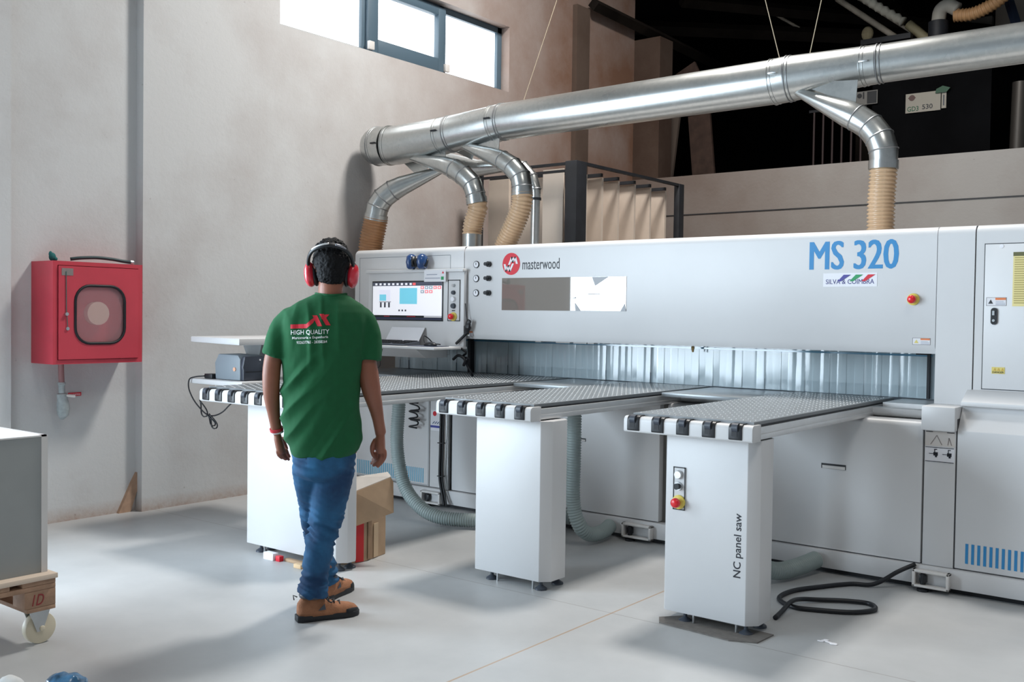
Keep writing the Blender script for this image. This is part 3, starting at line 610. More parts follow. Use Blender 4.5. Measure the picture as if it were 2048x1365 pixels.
sp('screen_stack_drawing', 0.115, 0.21, 0.50, 0.66, EM('cyan', S(110, 190, 210), 0.6), 3)
sp('screen_sheet_drawing', 0.105, 0.27, 0.50, 0.78, EM('lav', S(205, 205, 220), 0.7), 2)
g = MB(); g.box(SX0 + SW * .11, SX0 + SW * .28, YC - .0085, YC - .0075, SZ0 + SH * .465, SZ0 + SH * .48)
for i in range(3): g.box(SX0 + SW * (.12 + i * .06), SX0 + SW * (.145 + i * .06), YC - .0085, YC - .0075, SZ0 + SH * .33, SZ0 + SH * .46); g.box(SX0 + SW * (.39 + i * .045), SX0 + SW * (.41 + i * .045), YC - .0085, YC - .0075, SZ0 + SH * .235, SZ0 + SH * .28)
g.build('screen_table_drawing', EM('dark', S(60, 62, 72), 0.5), scn)
for i in range(8):
    xx = 0.70 + (i % 5) * 0.058; zz = 0.79 if i < 5 else 0.69
    sp('screen_button', xx, xx + .046, zz, zz + .075, EM('pink' if i not in (1, 2, 5) else 'gbut', S(215, 110, 112) if i not in (1, 2, 5) else S(120, 135, 145), 0.7), 2)
    sp('screen_button_face', xx + .012, xx + .034, zz + .02, zz + .055, EM('white', S(222, 222, 228), 0.62), 3)
g = MB()
for i in range(4): g.box(SX0 + SW * .75, SX0 + SW * .94, YC - .0085, YC - .0075, SZ0 + SH * (.27 + .055 * i), SZ0 + SH * (.278 + .055 * i))
g.build('screen_table_rows', EM('lav', S(205, 205, 220), 0.7), scn)
sp('screen_red_text', 0.18, 0.26, 0.10, 0.115, EM('redt', S(150, 30, 50), 0.5), 2); sp('screen_red_text', 0.51, 0.63, 0.10, 0.115, EM('redt', S(150, 30, 50), 0.5), 2)
cp = MB(); cp.box(-4.697, -4.583, YC - 0.004, YC, 1.355, 1.645, 0); q = cp.build('button_plate', WHITE, con)
g = MB(); frame_rect(g, -4.697, -4.583, 1.355, 1.645, YC - 0.004, 0.006, 0, 0.0012); g.build('plate_border', BLACK, q)
for z, r, m_ in ((1.605, 0.010, STEEL), (1.555, 0.013, DGREY), (1.510, 0.016, WP), (1.462, 0.017, DGREY)):
    MB().tube([(-4.64, YC - .004, z), (-4.64, YC - .010, z), (-4.64, YC - .022, z)], [r * 1.15, r * 1.15, r], 18).build('push_button', m_, q, smooth='auto')
MB().box(-4.655, -4.628, YC - .008, YC - .004, 1.426, 1.432).build('slot_label', BLACK, q)
estop(-4.64, YC - .004, 1.387, q, 0.95)
sh = MB().box(-5.46, -4.525, 4.97, YC + 0.01, 1.162, 1.180).build('keyboard_shelf', WHITE, con, bevel=0.004)
MB().prism([(4.98, 1.162), (5.30, 1.162), (5.30, 1.10), (5.08, 1.10)], 'X', -5.45, -4.70).build('shelf_bracket', WHITE, con)
MB().tube([(-4.95, 5.12, 1.161), (-4.95, 5.12, 1.13), (-4.95, 5.12, 1.105)], [0.075, 0.075, 0.035], 24).build('swivel_cup', mat('grey_cup', S(120, 126, 124), 0.5), con, smooth='auto')
# keyboard
kb = thing('keyboard', 'black and grey keyboard on the console shelf under the screen', 'keyboard', (-5.1, 5.1, 1.181))
MB().prism([(5.01, 1.181), (5.17, 1.181), (5.17, 1.212), (5.01, 1.194)], 'X', -5.42, -4.84).build('keyboard_body', DGREY, kb, bevel=0.002)
g = MB()
for r in range(5):
    for c in range(19):
        if c in (14,): continue
        xx = -5.41 + c * 0.0297; yy = 5.02 + r * 0.029; zz = 1.1955 + (yy - 5.01) * 0.112
        g.box(xx, xx + 0.024, yy, yy + 0.022, zz, zz + 0.006)
g.build('keys', BLACK, kb)
mp = tag(MB().box(-4.80, -4.56, 5.0, 5.16, 1.181, 1.185).build('mouse_pad', mat('slate_pad', S(75, 82, 98), 0.7)), 'dark slate mouse pad at right end of console shelf', 'mouse pad')
ms = thing('computer_mouse', 'black corded computer mouse lying on the dark mouse pad', 'mouse', (-4.66, 5.08, 1.186))
g = MB().ell((-4.66, 5.08, 1.192), (0.055, 0.032, 0.022), 18, 10)
for vv in g.v: vv.z = max(1.1855, vv.z)
g.build('mouse_shell', BLACK, ms, smooth=True)
MB().tube(catmull([(-4.71, 5.08, 1.20), (-4.74, 5.10, 1.225), (-4.765, 5.13, 1.25), (-4.755, 5.16, 1.235), (-4.74, 5.20, 1.20), (-4.72, 5.25, 1.19)], 6), 0.004, 8).build('mouse_cord', CAB, ms)
pp = tag(MB().prism([(5.205, 1.182), (5.209, 1.182), (5.293, 1.305), (5.289, 1.305)], 'X', -5.235, -4.905).build('paper_sheet', PAPER), 'blank white paper leaning on console below the screen', 'paper')
nb = thing('paper_notice', 'small white notice with green mark taped at console top right', 'notice', (-4.80, YC - .008, 1.68))
MB().box(-4.905, -4.70, YC - 0.026, YC - 0.023, 1.632, 1.714).build('sheet', PAPER, nb)
g = MB(); g.box(-4.88, -4.78, YC - .0275, YC - .026, 1.680, 1.685); g.box(-4.895, -4.75, YC - .0275, YC - .026, 1.655, 1.660); g.build('text_line', mat('grey_print', S(150, 155, 170), 0.6), nb)
MB().box(-4.742, -4.718, YC - .0275, YC - .026, 1.645, 1.668).build('green_mark', GREENP, nb); MB().prism([(-4.735, 1.69), (-4.715, 1.69), (-4.725, 1.706)], 'Y', YC - .0275, YC - .026).build('red_mark', REDPR, nb)
# blue ear defenders on the console
ed = thing('ear_defenders', 'blue ear defenders resting on top of the console screen', 'ear defenders', (-4.975, 5.36, 1.723))
NAVY = mat('metallic_blue_plastic', S(28, 66, 118), 0.25, coat=0.6)
for x_, s in ((-5.03, -1), (-4.925, 1)):
    g = MB(); g.loft([(x_, 5.275, 1.724, 0.012, 0.03), (x_, 5.275, 1.735, 0.028, 0.042), (x_, 5.275, 1.775, 0.037, 0.048), (x_, 5.275, 1.815, 0.030, 0.042), (x_, 5.275, 1.832, 0.012, 0.02)], 22); c = g.build('ear_cup', NAVY, ed, smooth=True)
    MB().loft([(x_ - s * .036, 5.275, 1.74, 0.012, 0.034), (x_ - s * .036, 5.275, 1.775, 0.014, 0.042), (x_ - s * .036, 5.275, 1.815, 0.012, 0.034)], 18).build('ear_cushion', BLACK, c, smooth=True)
MB().tube(catmull([(-5.065, 5.27, 1.76), (-5.06, 5.29, 1.79), (-4.977, 5.305, 1.80), (-4.893, 5.29, 1.79), (-4.89, 5.27, 1.74)], 8), 0.008, 8).build('headband', BLACK, ed, smooth=True)
# tattered black cable bundle beside the console
cb = thing('cable_bundle', 'torn black cable and tape bundle hanging between console and saw beam', 'cables', (-4.55, 5.3, 1.2))
g = MB(); g.tube(catmull([(-4.60, 5.28, 1.20), (-4.555, 5.28, 1.235), (-4.52, 5.30, 1.28), (-4.505, 5.31, 1.34)], 6), 0.010, 8); g.tube(catmull([(-4.52, 5.3, 1.28), (-4.515, 5.30, 1.34), (-4.535, 5.31, 1.40), (-4.545, 5.31, 1.48)], 6), 0.003, 6)
g.build('cable', CAB, cb, smooth=True)
g = MB().ell((-4.515, 5.30, 1.315), (0.022, 0.02, 0.055), 14, 10, rot=Matrix.Rotation(0.35, 3, 'Y'))
for vv in g.v: vv += Vector((noise.noise(vv * 60), 0, noise.noise(vv * 70 + Vector((5, 0, 0))))) * 0.02
g.build('tape_wad', CAB, cb)
g = MB().tube(catmull([(-4.53, 5.25, 1.17), (-4.50, 5.27, 1.14), (-4.54, 5.28, 1.11), (-4.49, 5.28, 1.10), (-4.52, 5.3, 1.06), (-4.49, 5.32, 1.0), (-4.50, 5.35, 0.96)], 8), 0.008, 8); g.tube(catmull([(-4.60, 5.25, 1.09), (-4.55, 5.25, 1.12), (-4.50, 5.26, 1.09), (-4.52, 5.27, 1.05)], 6), 0.010, 8)
g.build('knotted_wire', CAB, cb, smooth=True)
c2 = MB().tube(catmull([(-5.28, 4.965, 1.160), (-5.23, 4.96, 1.10), (-5.18, 4.96, 1.03), (-5.12, 4.96, 1.015), (-5.03, 4.96, 1.03), (-5.02, 4.96, 1.08), (-5.02, 4.98, 1.155)], 8), 0.0028, 6).build('thin_cord', CAB)
tag(c2, 'thin black cord looping below the keyboard shelf', 'cord')

KS = 1.0528
def grow(o):
    if o.type == 'MESH':
        for v in o.data.vertices: v.co *= KS
    for c in o.children: grow(c)
for root in (con, kb, mp, ms, pp, nb, ed, cb, c2):
    L_ = Vector((0, 0, 1.4)); root.location = L_ + (Vector(root.location) - L_) * KS
    grow(root)
    if root.type == 'MESH': root.location = L_ * (1 - KS)

# ================================================================== SUPPORT TABLES
TOPM = mat('dark_table_top', S(122, 126, 129), 0.34, var=0.04, scale=6); PIN = mat('pale_pin', S(205, 208, 210), 0.4)
def table(label, x0, x1, yf, px0, px1, nroll, r0, pitch, long_side=0.215, footz=0.045):
    t = thing('support_table', label, 'support table', ((x0 + x1) / 2, yf + 0.25, 0), 'support tables in front of the panel saw')
    ya, yb = yf + 0.05, 6.00
    tm = MB(); tm.box(x0 + 0.01, x1 - 0.008, ya, yb, 0.936, 0.952, 0)
    # ball pins
    nx = int((x1 - x0 - 0.05) / 0.046); 
    for i in range(nx + 1):
        for j in range(int((yb - ya - 0.04) / 0.05)):
            cx = x0 + 0.035 + i * (x1 - x0 - 0.07) / nx; cy = ya + 0.03 + j * 0.05 + (0.025 if i % 2 else 0)
            n = 6; r = 0.0052
            v = [(cx + r * math.cos(2 * PI * k / n), cy + r * math.sin(2 * PI * k / n), 0.952) for k in range(n)] + [(cx + r * .5 * math.cos(2 * PI * k / n), cy + r * .5 * math.sin(2 * PI * k / n), 0.9555) for k in range(n)]
            tm.add(v, [[k, (k + 1) % n, n + (k + 1) % n, n + k] for k in range(n)] + [list(range(n, 2 * n))], 1)
    tm.build('table_top', [TOPM, PIN], t)
    MB().box(x0 + .006, x1 - .003, ya, yb, 0.929, 0.9355).build('edge_strip', RUB, t)
    for xs in (x0, x1):
        s = 1 if xs == x1 else -1; r = MB(); r.box(xs - s * 0.05, xs, yf + 0.02, yb, 0.872, 0.928); r.box(xs - s * 0.04, xs + s * 0.004, yf + .02, yb, 0.872, 0.897)
        r.build('side_rail', ALU, t, bevel=0.003)
    MB().box(x0 + .05, x1 - .05, yf + .1, yb, 0.88, 0.925).build('tray_underside', ALU, t)
    # rounded white nose
    p = [(yf + 0.09, 0.866), (yf + 0.006, 0.866), (yf, 0.873)] + [(yf + 0.022 - 0.022 * math.cos(a), 0.918 + 0.022 * math.sin(a)) for a in [math.radians(q) for q in range(0, 91, 15)]] + [(yf + 0.09, 0.940)]
    MB().prism(p, 'X', x0 - 0.012, x1 + 0.008).build('nose_profile', WHITE, t, bevel=0.002)
    for i in range(nroll):
        xc = r0 + i * pitch; yy = yf - 0.006
        q = [(yf + 0.08, 0.9405), (yf + 0.08, 0.945)] + [(yy + 0.026 - 0.026 * math.sin(a), 0.919 + 0.026 * math.cos(a)) for a in [math.radians(k) for k in range(0, 91, 15)]] + [(yy, 0.878), (yy + 0.004, 0.874), (yf + .03, 0.874)]
        rb = MB().prism(q, 'X', xc - 0.031, xc + 0.031).build('roller_bracket', BLACK, t, bevel=0.002)
        MB().cyl((xc - 0.014, yy + 0.010, 0.927), (xc + 0.014, yy + 0.010, 0.927), 0.020, 16).build('roller', DGREY, rb, smooth='auto')
        MB().box(xc - 0.016, xc + 0.010, yy - 0.0015, yy + 0.001, 0.890, 0.915).build('bracket_slot', RUB, rb)
    # pedestal with chamfered corners
    c = 0.045; yp0 = yf + 0.08 if yf > 3.7 else yf + 0.10; yp1 = yp0 + long_side
    pl = [(px0, yp0), (px1, yp0), (px1 + c, yp0 + c), (px1 + c, yp1 - c), (px1, yp1), (px0, yp1), (px0 - c * .35, yp1 - c), (px0 - c * .35, yp0 + c * .5)]
    MB().prism(pl, 'Z', footz, 0.8655).build('pedestal', WHITE, t, bevel=0.003)
    for fx in (px0 + 0.09, px1 - 0.01):
        for fy in (yp0 + 0.035, yp1 - 0.035):
            MB().tube([(fx, fy, 0.0), (fx, fy, 0.008), (fx, fy, 0.02), (fx, fy, 0.024), (fx, fy, footz + .02)], [0.032, 0.031, 0.013, 0.009, 0.009], 16).build('levelling_foot', DGREY, t, smooth='auto')
    for fx in (px0 + 0.14, px1 - 0.05):
        MB().cyl((fx, yp0 + .02, 0.0), (fx, yp0 + .02, footz + .01), 0.006, 10).build('anchor_bolt', STEEL, t)
    return t, yp0
t3, yp = table('nearest support table with dotted dark top, control buttons on its white pedestal', -2.448, -1.826, 4.02, -2.272, -1.872, 5, -2.408, 0.128)
t2, _ = table('middle support table with five black rollers, plain white pedestal', -3.628, -3.012, 4.02, -3.42, -2.998, 5, -3.585, 0.128)
t1, _ = table('farthest wide support table beside the printer, behind the man', -5.142, -4.138, 3.59, -4.825, -4.06, 8, -5.09, 0.122, 0.15)
# control strip and lettering on table 3
q = MB(); q.box(-2.235, -2.175, yp - 0.004, yp + 0.001, 0.520, 0.716); q = q.build('button_plate', WHITE, t3)
g = MB(); frame_rect(g, -2.236, -2.174, 0.519, 0.717, yp - 0.004, 0.005, 0, 0.0012); g.build('plate_border', BLACK, q)
MB().tube([(-2.207, yp - .004, 0.682), (-2.207, yp - .012, 0.682), (-2.207, yp - .02, 0.682)], [0.020, 0.020, 0.017], 20).build('push_button', ALU, q, smooth='auto')
MB().tube([(-2.207, yp - .004, 0.629), (-2.207, yp - .014, 0.629)], [0.020, 0.018], 20).build('push_button', STEEL, q, smooth='auto')
MB().tube([(-2.207, yp - .014, 0.629), (-2.207, yp - .03, 0.629)], [0.014, 0.014], 20).build('push_button', BLACK, q, smooth='auto')
estop(-2.204, yp - .004, 0.556, q, 1.0)
text('lettering', 'NC panel saw', -1.932, yp, 0.255, 0.046, 0.285, BLKP, t3, rot90=True, fat=0.012)
# ================================================================== HOSES, CABLES
h = ribbed([(-4.775, 4.9, 0.80), (-4.79, 4.9, 0.50), (-4.72, 4.9, 0.25), (-4.58, 4.90, 0.12), (-4.42, 4.93, 0.062), (-4.2, 5.03, 0.055), (-3.98, 5.15, 0.065), (-3.80, 5.28, 0.085), (-3.68, 5.42, 0.09)], 0.047, 0.016, 0.006)
tag(h.build('suction_hose', HOSEG, smooth=True), 'grey-green ribbed hose curving to the floor between far and middle tables', 'hose', 'grey ribbed suction hoses under the tables')
h = ribbed([(-3.42, 5.02, 0.86), (-3.42, 5.02, 0.55), (-3.42, 5.02, 0.28), (-3.39, 5.05, 0.13), (-3.37, 5.14, 0.066), (-3.365, 5.27, 0.062), (-3.39, 5.39, 0.075)], 0.046, 0.016, 0.006)
tag(h.build('suction_hose', HOSEG, smooth=True), 'grey-green ribbed hose hanging just right of the middle pedestal', 'hose', 'grey ribbed suction hoses under the tables')
h = ribbed([(-2.22, 4.85, 0.86), (-2.24, 4.85, 0.5), (-2.23, 4.86, 0.26), (-2.20, 4.93, 0.12), (-2.14, 5.06, 0.062), (-2.09, 5.22, 0.06), (-2.05, 5.40, 0.075)], 0.048, 0.016, 0.006)
h3 = h.build('suction_hose', HOSEG, smooth=True); tag(h3, 'grey-green ribbed hose behind the nearest pedestal, dusty brown end on floor', 'hose', 'grey ribbed suction hoses under the tables')
pts = [(-1.53, 5.42, 0.13), (-1.60, 5.36, 0.09), (-1.70, 5.30, 0.02), (-1.808, 5.253, .012), (-1.908, 5.091, .012), (-1.988, 4.922, .012), (-1.987, 4.744, .012), (-1.875, 4.647, .012), (-1.751, 4.677, .012), (-1.628, 4.739, .012), (-1.563, 4.826, .012), (-1.561, 4.893, .012), (-1.615, 4.947, .012), (-1.713, 4.909, .014), (-1.815, 4.845, .014), (-1.884, 4.763, .022), (-1.885, 4.639, .034), (-1.875, 4.52, .02), (-1.868, 4.42, .012)]
tag(MB().tube(catmull(pts, 8), 0.0115, 10).build('power_cable', CAB, smooth=True), 'thick black cable looped on floor beside the nearest pedestal', 'cable')
pts = [(-4.842, 5.405, 0.86), (-4.84, 5.40, 0.6), (-4.843, 5.40, 0.42), (-4.845, 5.40, 0.22), (-4.81, 5.39, 0.10), (-4.775, 5.37, 0.03)]
vc = thing('vertical_cable_run', 'black cable pair tied upright along the saw base, left of middle table', 'cable', (-4.84, 5.40, 0))
MB().tube(catmull(pts, 8), 0.011, 10).build('cable', CAB, vc, smooth=True)
MB().tube(catmull([(p[0] + .024, p[1], p[2]) for p in pts], 8), 0.007, 8).build('cable', CAB, vc, smooth=True)
for z in (0.8, 0.47, 0.23): MB().box(-4.862, -4.81, 5.386, 5.418, z, z + 0.006).build('cable_tie', BLACK, vc)
rnd = random.Random(4); pts = [(-5.10 + 0.05 * math.sin(i * 2.1) + rnd.uniform(-.012, .012), 5.40 + 0.015 * math.cos(i * 2.1), 0.78 - i * 0.010 - 0.012 * math.sin(i)) for i in range(22)]
tag(MB().tube(catmull(pts, 5), 0.006, 8).build('coiled_cord', CAB, smooth=True), 'tangled black coiled cord hanging in front of the left base cabinet', 'cord')
# ================================================================== DUCTS
duct = thing('extraction_duct', 'large galvanised dust extraction duct hanging above the saw with branch elbows', 'duct', (-3.6, 6.1, 2.9))
def band(mb, a, b, k, r, w_=0.006, out=0.004, off=0.0):
    a = Vector(a); b = Vector(b); d = (b - a).normalized(); c = a.lerp(b, k) + d * off
    mb.tube([c - d * w_ * 1.2, c - d * w_ * .6, c + d * w_ * .6, c + d * w_ * 1.2], [r, r + out, r + out, r], 40, cap=False)
A = [(-6.103, 5.98, 2.805), (-5.975, 5.985, 2.799), (-5.905, 6.0, 2.797), (-5.43, 6.028, 2.830), (-5.34, 6.034, 2.838), (-4.93, 6.075, 2.882), (-4.85, 6.08, 2.890), (-2.70, 6.195, 2.935), (-2.60, 6.2, 2.943), (-2.14, 6.245, 2.967), (-2.05, 6.25, 2.970), (1.60, 6.68, 3.10)]
cap_ = MB().tube([(-6.225, 5.98, 2.822), (-6.215, 5.98, 2.82), (-6.19, 5.98, 2.815), (-6.15, 5.98, 2.81), A[0]], [0.03, 0.09, 0.127, 0.150, 0.160], 40)
cap_.build('end_cap', GALV, duct, smooth='auto')
MB().tube([A[0], A[1]], [0.161, 0.161], 40).build('duct_section', GALV, duct, smooth='auto')
MB().tube([A[1], A[2], A[3]], [0.160, 0.159, 0.147], 40).build('duct_section', GALV, duct, smooth='auto')
MB().tube([A[3], A[4]], [0.146, 0.145], 40).build('duct_section', GALV, duct, smooth='auto')
MB().tube([A[4], A[5]], [0.144, 0.139], 40).build('duct_section', GALV, duct, smooth='auto')
MB().tube([A[5], A[6]], [0.140, 0.140], 40).build('duct_section', GALV, duct, smooth='auto')
MB().tube([A[6], A[7]], [0.139, 0.143], 40).build('duct_section', GALV, duct, smooth='auto')
MB().tube([A[7], A[8]], [0.145, 0.145], 40).build('duct_section', GALV, duct, smooth='auto')
MB().tube([A[8], A[9]], [0.144, 0.122], 40).build('duct_section', GALV, duct, smooth='auto')
MB().tube([A[9], A[10]], [0.121, 0.119], 40).build('duct_section', GALV, duct, smooth='auto')
MB().tube([A[10], A[11]], [0.116, 0.118], 40).build('duct_section', GALV, duct, smooth='auto')
DB = mat('duct_ring_steel', (0.30, 0.31, 0.32, 1), 0.4, 0.8)
for i, r0_, r1_ in ((0, .160, .161), (1, .160, .159), (3, .146, .145), (4, .145, .144), (5, .140, .140), (6, .140, .139), (7, .145, .145), (8, .145, .144), (9, .121, .121), (10, .119, .119)):
    g = MB(); nx_ = A[i + 1] if i < 11 else A[i]; band(g, A[i], nx_, 0, r0_, 0.004, 0.005); band(g, A[i], nx_, 0, r0_, 0.003, 0.003, 0.022)
    g.build('clamp_ring', GALV if i % 2 else DB, duct, smooth='auto')
for (x, y, z) in ((-6.0, 5.82, 2.80), (-5.39, 5.885, 2.85), (-4.89, 5.935, 2.90), (-2.65, 6.05, 2.96), (-2.10, 6.125, 2.97)):
    MB().box(x - .028, x + .028, y - .012, y, z - .006, z + .006).build('clamp_toggle', DARKI if x < -4 else STEEL, duct, bevel=0.002)
def branch(pts, rs, webs, name='branch_elbow'):
    b = MB().tube(pts, rs, 28, cap=True).build(name, GALV, duct, smooth='auto')
    g = MB()
    for k in range(2, len(pts) - 1):
        d = (Vector(pts[k + 1]) - Vector(pts[k - 1])).normalized(); c = Vector(pts[k])
        g.tube([c - d * .005, c, c + d * .005], [rs[k] + .001, rs[k] + .004, rs[k] + .001], 28, cap=False)
    g.build('elbow_seam', DB, b, smooth='auto')
    v = [Vector(p) for p in webs]; th = Vector((0, 0.004, 0))
    MB().add([p for p in v] + [p + th for p in v], [[0, 1, 2], [5, 4, 3], [0, 3, 4, 1], [1, 4, 5, 2], [2, 5, 3, 0]]).build('gusset', GALV, b)
branch([(-5.859, 5.99, 2.716), (-5.343, 5.96, 2.584), (-5.237, 5.96, 2.545), (-5.143, 5.965, 2.49), (-5.055, 5.97, 2.414), (-5.030, 5.98, 2.335), (-5.02, 5.985, 2.275)], [0.012, 0.068, 0.079, 0.080, 0.080, 0.078, 0.072], [(-5.859, 6.0, 2.73), (-5.373, 6.0, 2.72), (-5.34, 5.98, 2.631)])
branch([(-5.328, 6.04, 2.779), (-4.875, 5.99, 2.618), (-4.777, 5.99, 2.579), (-4.68, 5.99, 2.522), (-4.607, 5.995, 2.445), (-4.592, 6.0, 2.369), (-4.591, 6.0, 2.31)], [0.012, 0.066, 0.073, 0.077, 0.078, 0.077, 0.075], [(-5.329, 6.05, 2.79), (-4.839, 6.03, 2.77), (-4.838, 6.02, 2.655)])
branch([(-2.555, 6.15, 2.858), (-2.183, 6.1, 2.658), (-2.125, 6.1, 2.627), (-2.039, 6.1, 2.564), (-1.978, 6.08, 2.486), (-1.953, 6.08, 2.41), (-1.951, 6.08, 2.32)], [0.018, 0.079, 0.082, 0.083, 0.084, 0.084, 0.078], [(-2.535, 6.15, 2.898), (-2.13, 6.12, 2.86), (-2.133, 6.1, 2.70)])
branch([(-5.42, 6.12, 2.60), (-5.807, 5.97, 2.455), (-5.874, 5.93, 2.416), (-5.957, 5.90, 2.357), (-5.990, 5.87, 2.282), (-6.012, 5.87, 2.206)], [0.02, 0.080, 0.088, 0.092, 0.094, 0.092], [(-5.967, 6.1, 2.70), (-5.615, 6.1, 2.68), (-5.7, 6.1, 2.50)])
branch([(-5.75, 6.28, 2.72), (-5.30, 6.32, 2.60), (-4.98, 6.36, 2.61), (-4.891, 6.4, 2.59), (-4.80, 6.4, 2.50), (-4.763, 6.4, 2.40), (-4.762, 6.4, 2.334)], [0.07, 0.068, 0.052, 0.048, 0.046, 0.042, 0.040], [(-5.6, 6.2, 2.80), (-5.2, 6.25, 2.85), (-5.3, 6.25, 2.66)], 'rear_branch')
vp = MB().tube([(-4.762, 6.4, 2.334), (-4.766, 6.4, 1.906)], [0.036, 0.036], 20).build('rear_down_pipe', GALV, duct, smooth='auto')
MB().tube([(-4.763, 6.4, 2.335), (-4.763, 6.4, 2.315)], [0.046, 0.046], 20).build('pipe_clamp', BLACK, vp)
def hose(pts, r, m_, label, cuffs):
    hh = thing('flexible_hose', label, 'hose', pts[-1], 'ribbed hoses from duct to saw')
    ribbed(pts, r, 0.023, 0.013, 26).build('ribbed_hose', m_, hh, smooth=True)
    for a, b, rr_ in cuffs:
        MB().tube([a, b], [rr_, rr_], 26).build('hose_cuff', GALV, hh, smooth='auto')
hose([(-6.008, 5.87, 2.19), (-6.03, 5.87, 2.10), (-6.055, 5.87, 2.01), (-6.075, 5.88, 1.88), (-6.07, 5.95, 1.75)], 0.104, HOSEBR, 'brown translucent ribbed hose behind the left end of the saw beam', [((-6.005, 5.87, 2.22), (-6.015, 5.87, 2.175), 0.1)])
hose([(-5.02, 5.985, 2.275), (-5.014, 5.99, 2.225), (-5.045, 5.99, 2.145), (-5.073, 6.0, 2.07), (-5.077, 6.0, 2.02)], 0.080, HOSEB, 'beige ribbed hose with metal cuff, second from the left above the saw', [((-5.077, 6.0, 2.03), (-5.077, 6.0, 1.905), 0.074), ((-5.024, 5.98, 2.31), (-5.018, 5.985, 2.265), 0.083)])
hose([(-4.591, 6.0, 2.32), (-4.590, 6.0, 2.26), (-4.613, 6.0, 2.18), (-4.668, 6.0, 2.07), (-4.735, 6.0, 1.955), (-4.76, 6.0, 1.907)], 0.083, HOSEB, 'pale beige ribbed hose slanting down, third from the left above the saw', [((-4.592, 6.0, 2.34), (-4.591, 6.0, 2.30), 0.081)])
hose([(-1.951, 6.08, 2.335), (-1.953, 6.08, 2.24), (-1.960, 6.08, 2.11), (-1.96, 6.08, 1.906)], 0.082, HOSEB, 'straight beige ribbed hose dropping behind the blue lettering at right', [((-1.9515, 6.08, 2.35), (-1.952, 6.08, 2.30), 0.086)])
WIRE = mat('hanging_wire', S(190, 175, 150), 0.5)
tag(MB().tube([(-2.667, 6.2, 3.085), (-3.05, 6.2, 4.5), (-3.54, 6.2, 6.6)], 0.003, 6).build('hanger_wire', WIRE), 'left one of two thin wires holding up the duct', 'wire', 'hanger wires of the duct')
tag(MB().tube([(-2.467, 6.2, 3.078), (-2.17, 6.2, 4.5), (-1.72, 6.2, 6.6)], 0.003, 6).build('hanger_wire', WIRE), 'right one of two thin wires holding up the duct', 'wire', 'hanger wires of the duct')
tag(MB().tube([(-4.654, 6.08, 3.02), (-4.513, 6.3, 3.813), (-4.03, 6.5, 6.6)], 0.0022, 6).build('hanger_wire', WIRE), 'single faint wire rising from the duct right of the high window', 'wire', 'hanger wires of the duct')

# ================================================================== RACK WITH BOARDS
rk = thing('board_rack', 'tall black steel rack holding upright beige boards behind the saw', 'rack', (-5.3, 8.1, 0))
MB().box(-5.0, -4.88, 7.14, 7.30, 0.0, 2.74).build('corner_post', DARKI, rk, bevel=0.004)
MB().box(-4.94, -4.88, 8.96, 9.06, 0.0, 2.74).build('rear_post', DARKI, rk, bevel=0.003)
MB().box(-4.92, -4.885, 7.2, 9.0, 2.715, 2.74).build('top_rail', DARKI, rk); MB().box(-6.05, -4.9, 7.18, 7.21, 2.715, 2.738).build('top_rail', DARKI, rk); MB().box(-6.05, -4.9, 7.18, 7.21, 2.655, 2.675).build('top_rail', DARKI, rk)
MB().box(-6.05, -6.0, 7.15, 7.25, 0, 2.73).build('left_post', DARKI, rk)
ys_ = [7.348, 7.613, 7.891, 8.183, 8.471, 8.763]
for y in ys_: MB().box(-6.0, -4.93, y - .01, y + .02, 2.655, 2.685).build('cross_bar', DARKI, rk)
WEDGE = mat('pale_board_edge', S(220, 208, 196), 0.6)
nm = ['nearest', 'second', 'third', 'fourth', 'fifth', 'farthest']
for i, y in enumerate(ys_):
    b = MB(); n_ = 10
    xs_ = [-5.75 + (0.80 - .0 * i) * k / n_ for k in range(n_ + 1)]
    fr = [(x, y + 0.03 + 0.004 * math.sin(k * .8 + i)) for k, x in enumerate(xs_)]
    poly = fr + [(x, yy + 0.03) for x, yy in fr[::-1]]
    o = MB().prism(poly, 'Z', 0.1, 2.652).build('hanging_board', BOARD, smooth='auto')
    tag(o, f'{nm[i]} of the tall beige boards standing in the black rack', 'board', 'boards in the black rack')
bgrd = tag(MB().box(-5.98, -5.74, 7.30, 7.33, 0.1, 2.66).build('hanging_board', BOARD), 'narrow beige board at the left side of the black rack', 'board', 'boards in the black rack')
tag(MB().box(-5.32, -5.10, 7.255, 7.275, 0.1, 2.70).build('hanging_board', WEDGE), 'pale board just left of the thick black rack post', 'board', 'boards in the black rack')

# ================================================================== DARK LOFT
sg = thing('loft_sign', 'white sign with GD3 530 and round emblem in the dark loft', 'sign', (-3.38, 11.98, 3.9))
MB().box(-3.61, -3.225, 11.98, 12.0, 3.795, 4.015).build('sign_board', mat('cream_sign', S(176, 170, 158), 0.6), sg)
text('lettering', 'GD3', -3.59, 11.98, 3.812, 0.125, 0.055, mat('dark_green_print', S(18, 92, 60), 0.5), sg, bold=0.012)
text('lettering', '530', -3.425, 11.98, 3.822, 0.115, 0.055, BLKP, sg, bold=0.012)
MB().cyl((-3.54, 11.978, 3.965), (-3.54, 11.98, 3.965), 0.034, 24).build('emblem', mat('brown_print', S(90, 60, 55), 0.5), sg); MB().box(-3.58, -3.50, 11.977, 11.979, 3.958, 3.972).build('emblem_bar', mat('brown_print', S(90, 60, 55), 0.5), sg)
MB().prism([(-3.28, 3.985), (-3.16, 3.985), (-3.12, 4.03), (-3.20, 4.06), (-3.27, 4.03)], 'Y', 11.96, 11.975).build('green_tape', mat('green_tape', S(20, 80, 50), 0.5), sg)
MB().box(-3.215, -3.165, 11.98, 12.0, 3.81, 4.0).build('side_tag', mat('cream_sign', S(176, 170, 158), 0.6), sg); MB().box(-3.198, -3.185, 11.977, 11.981, 3.84, 3.96).build('tag_text', DGREY, sg)
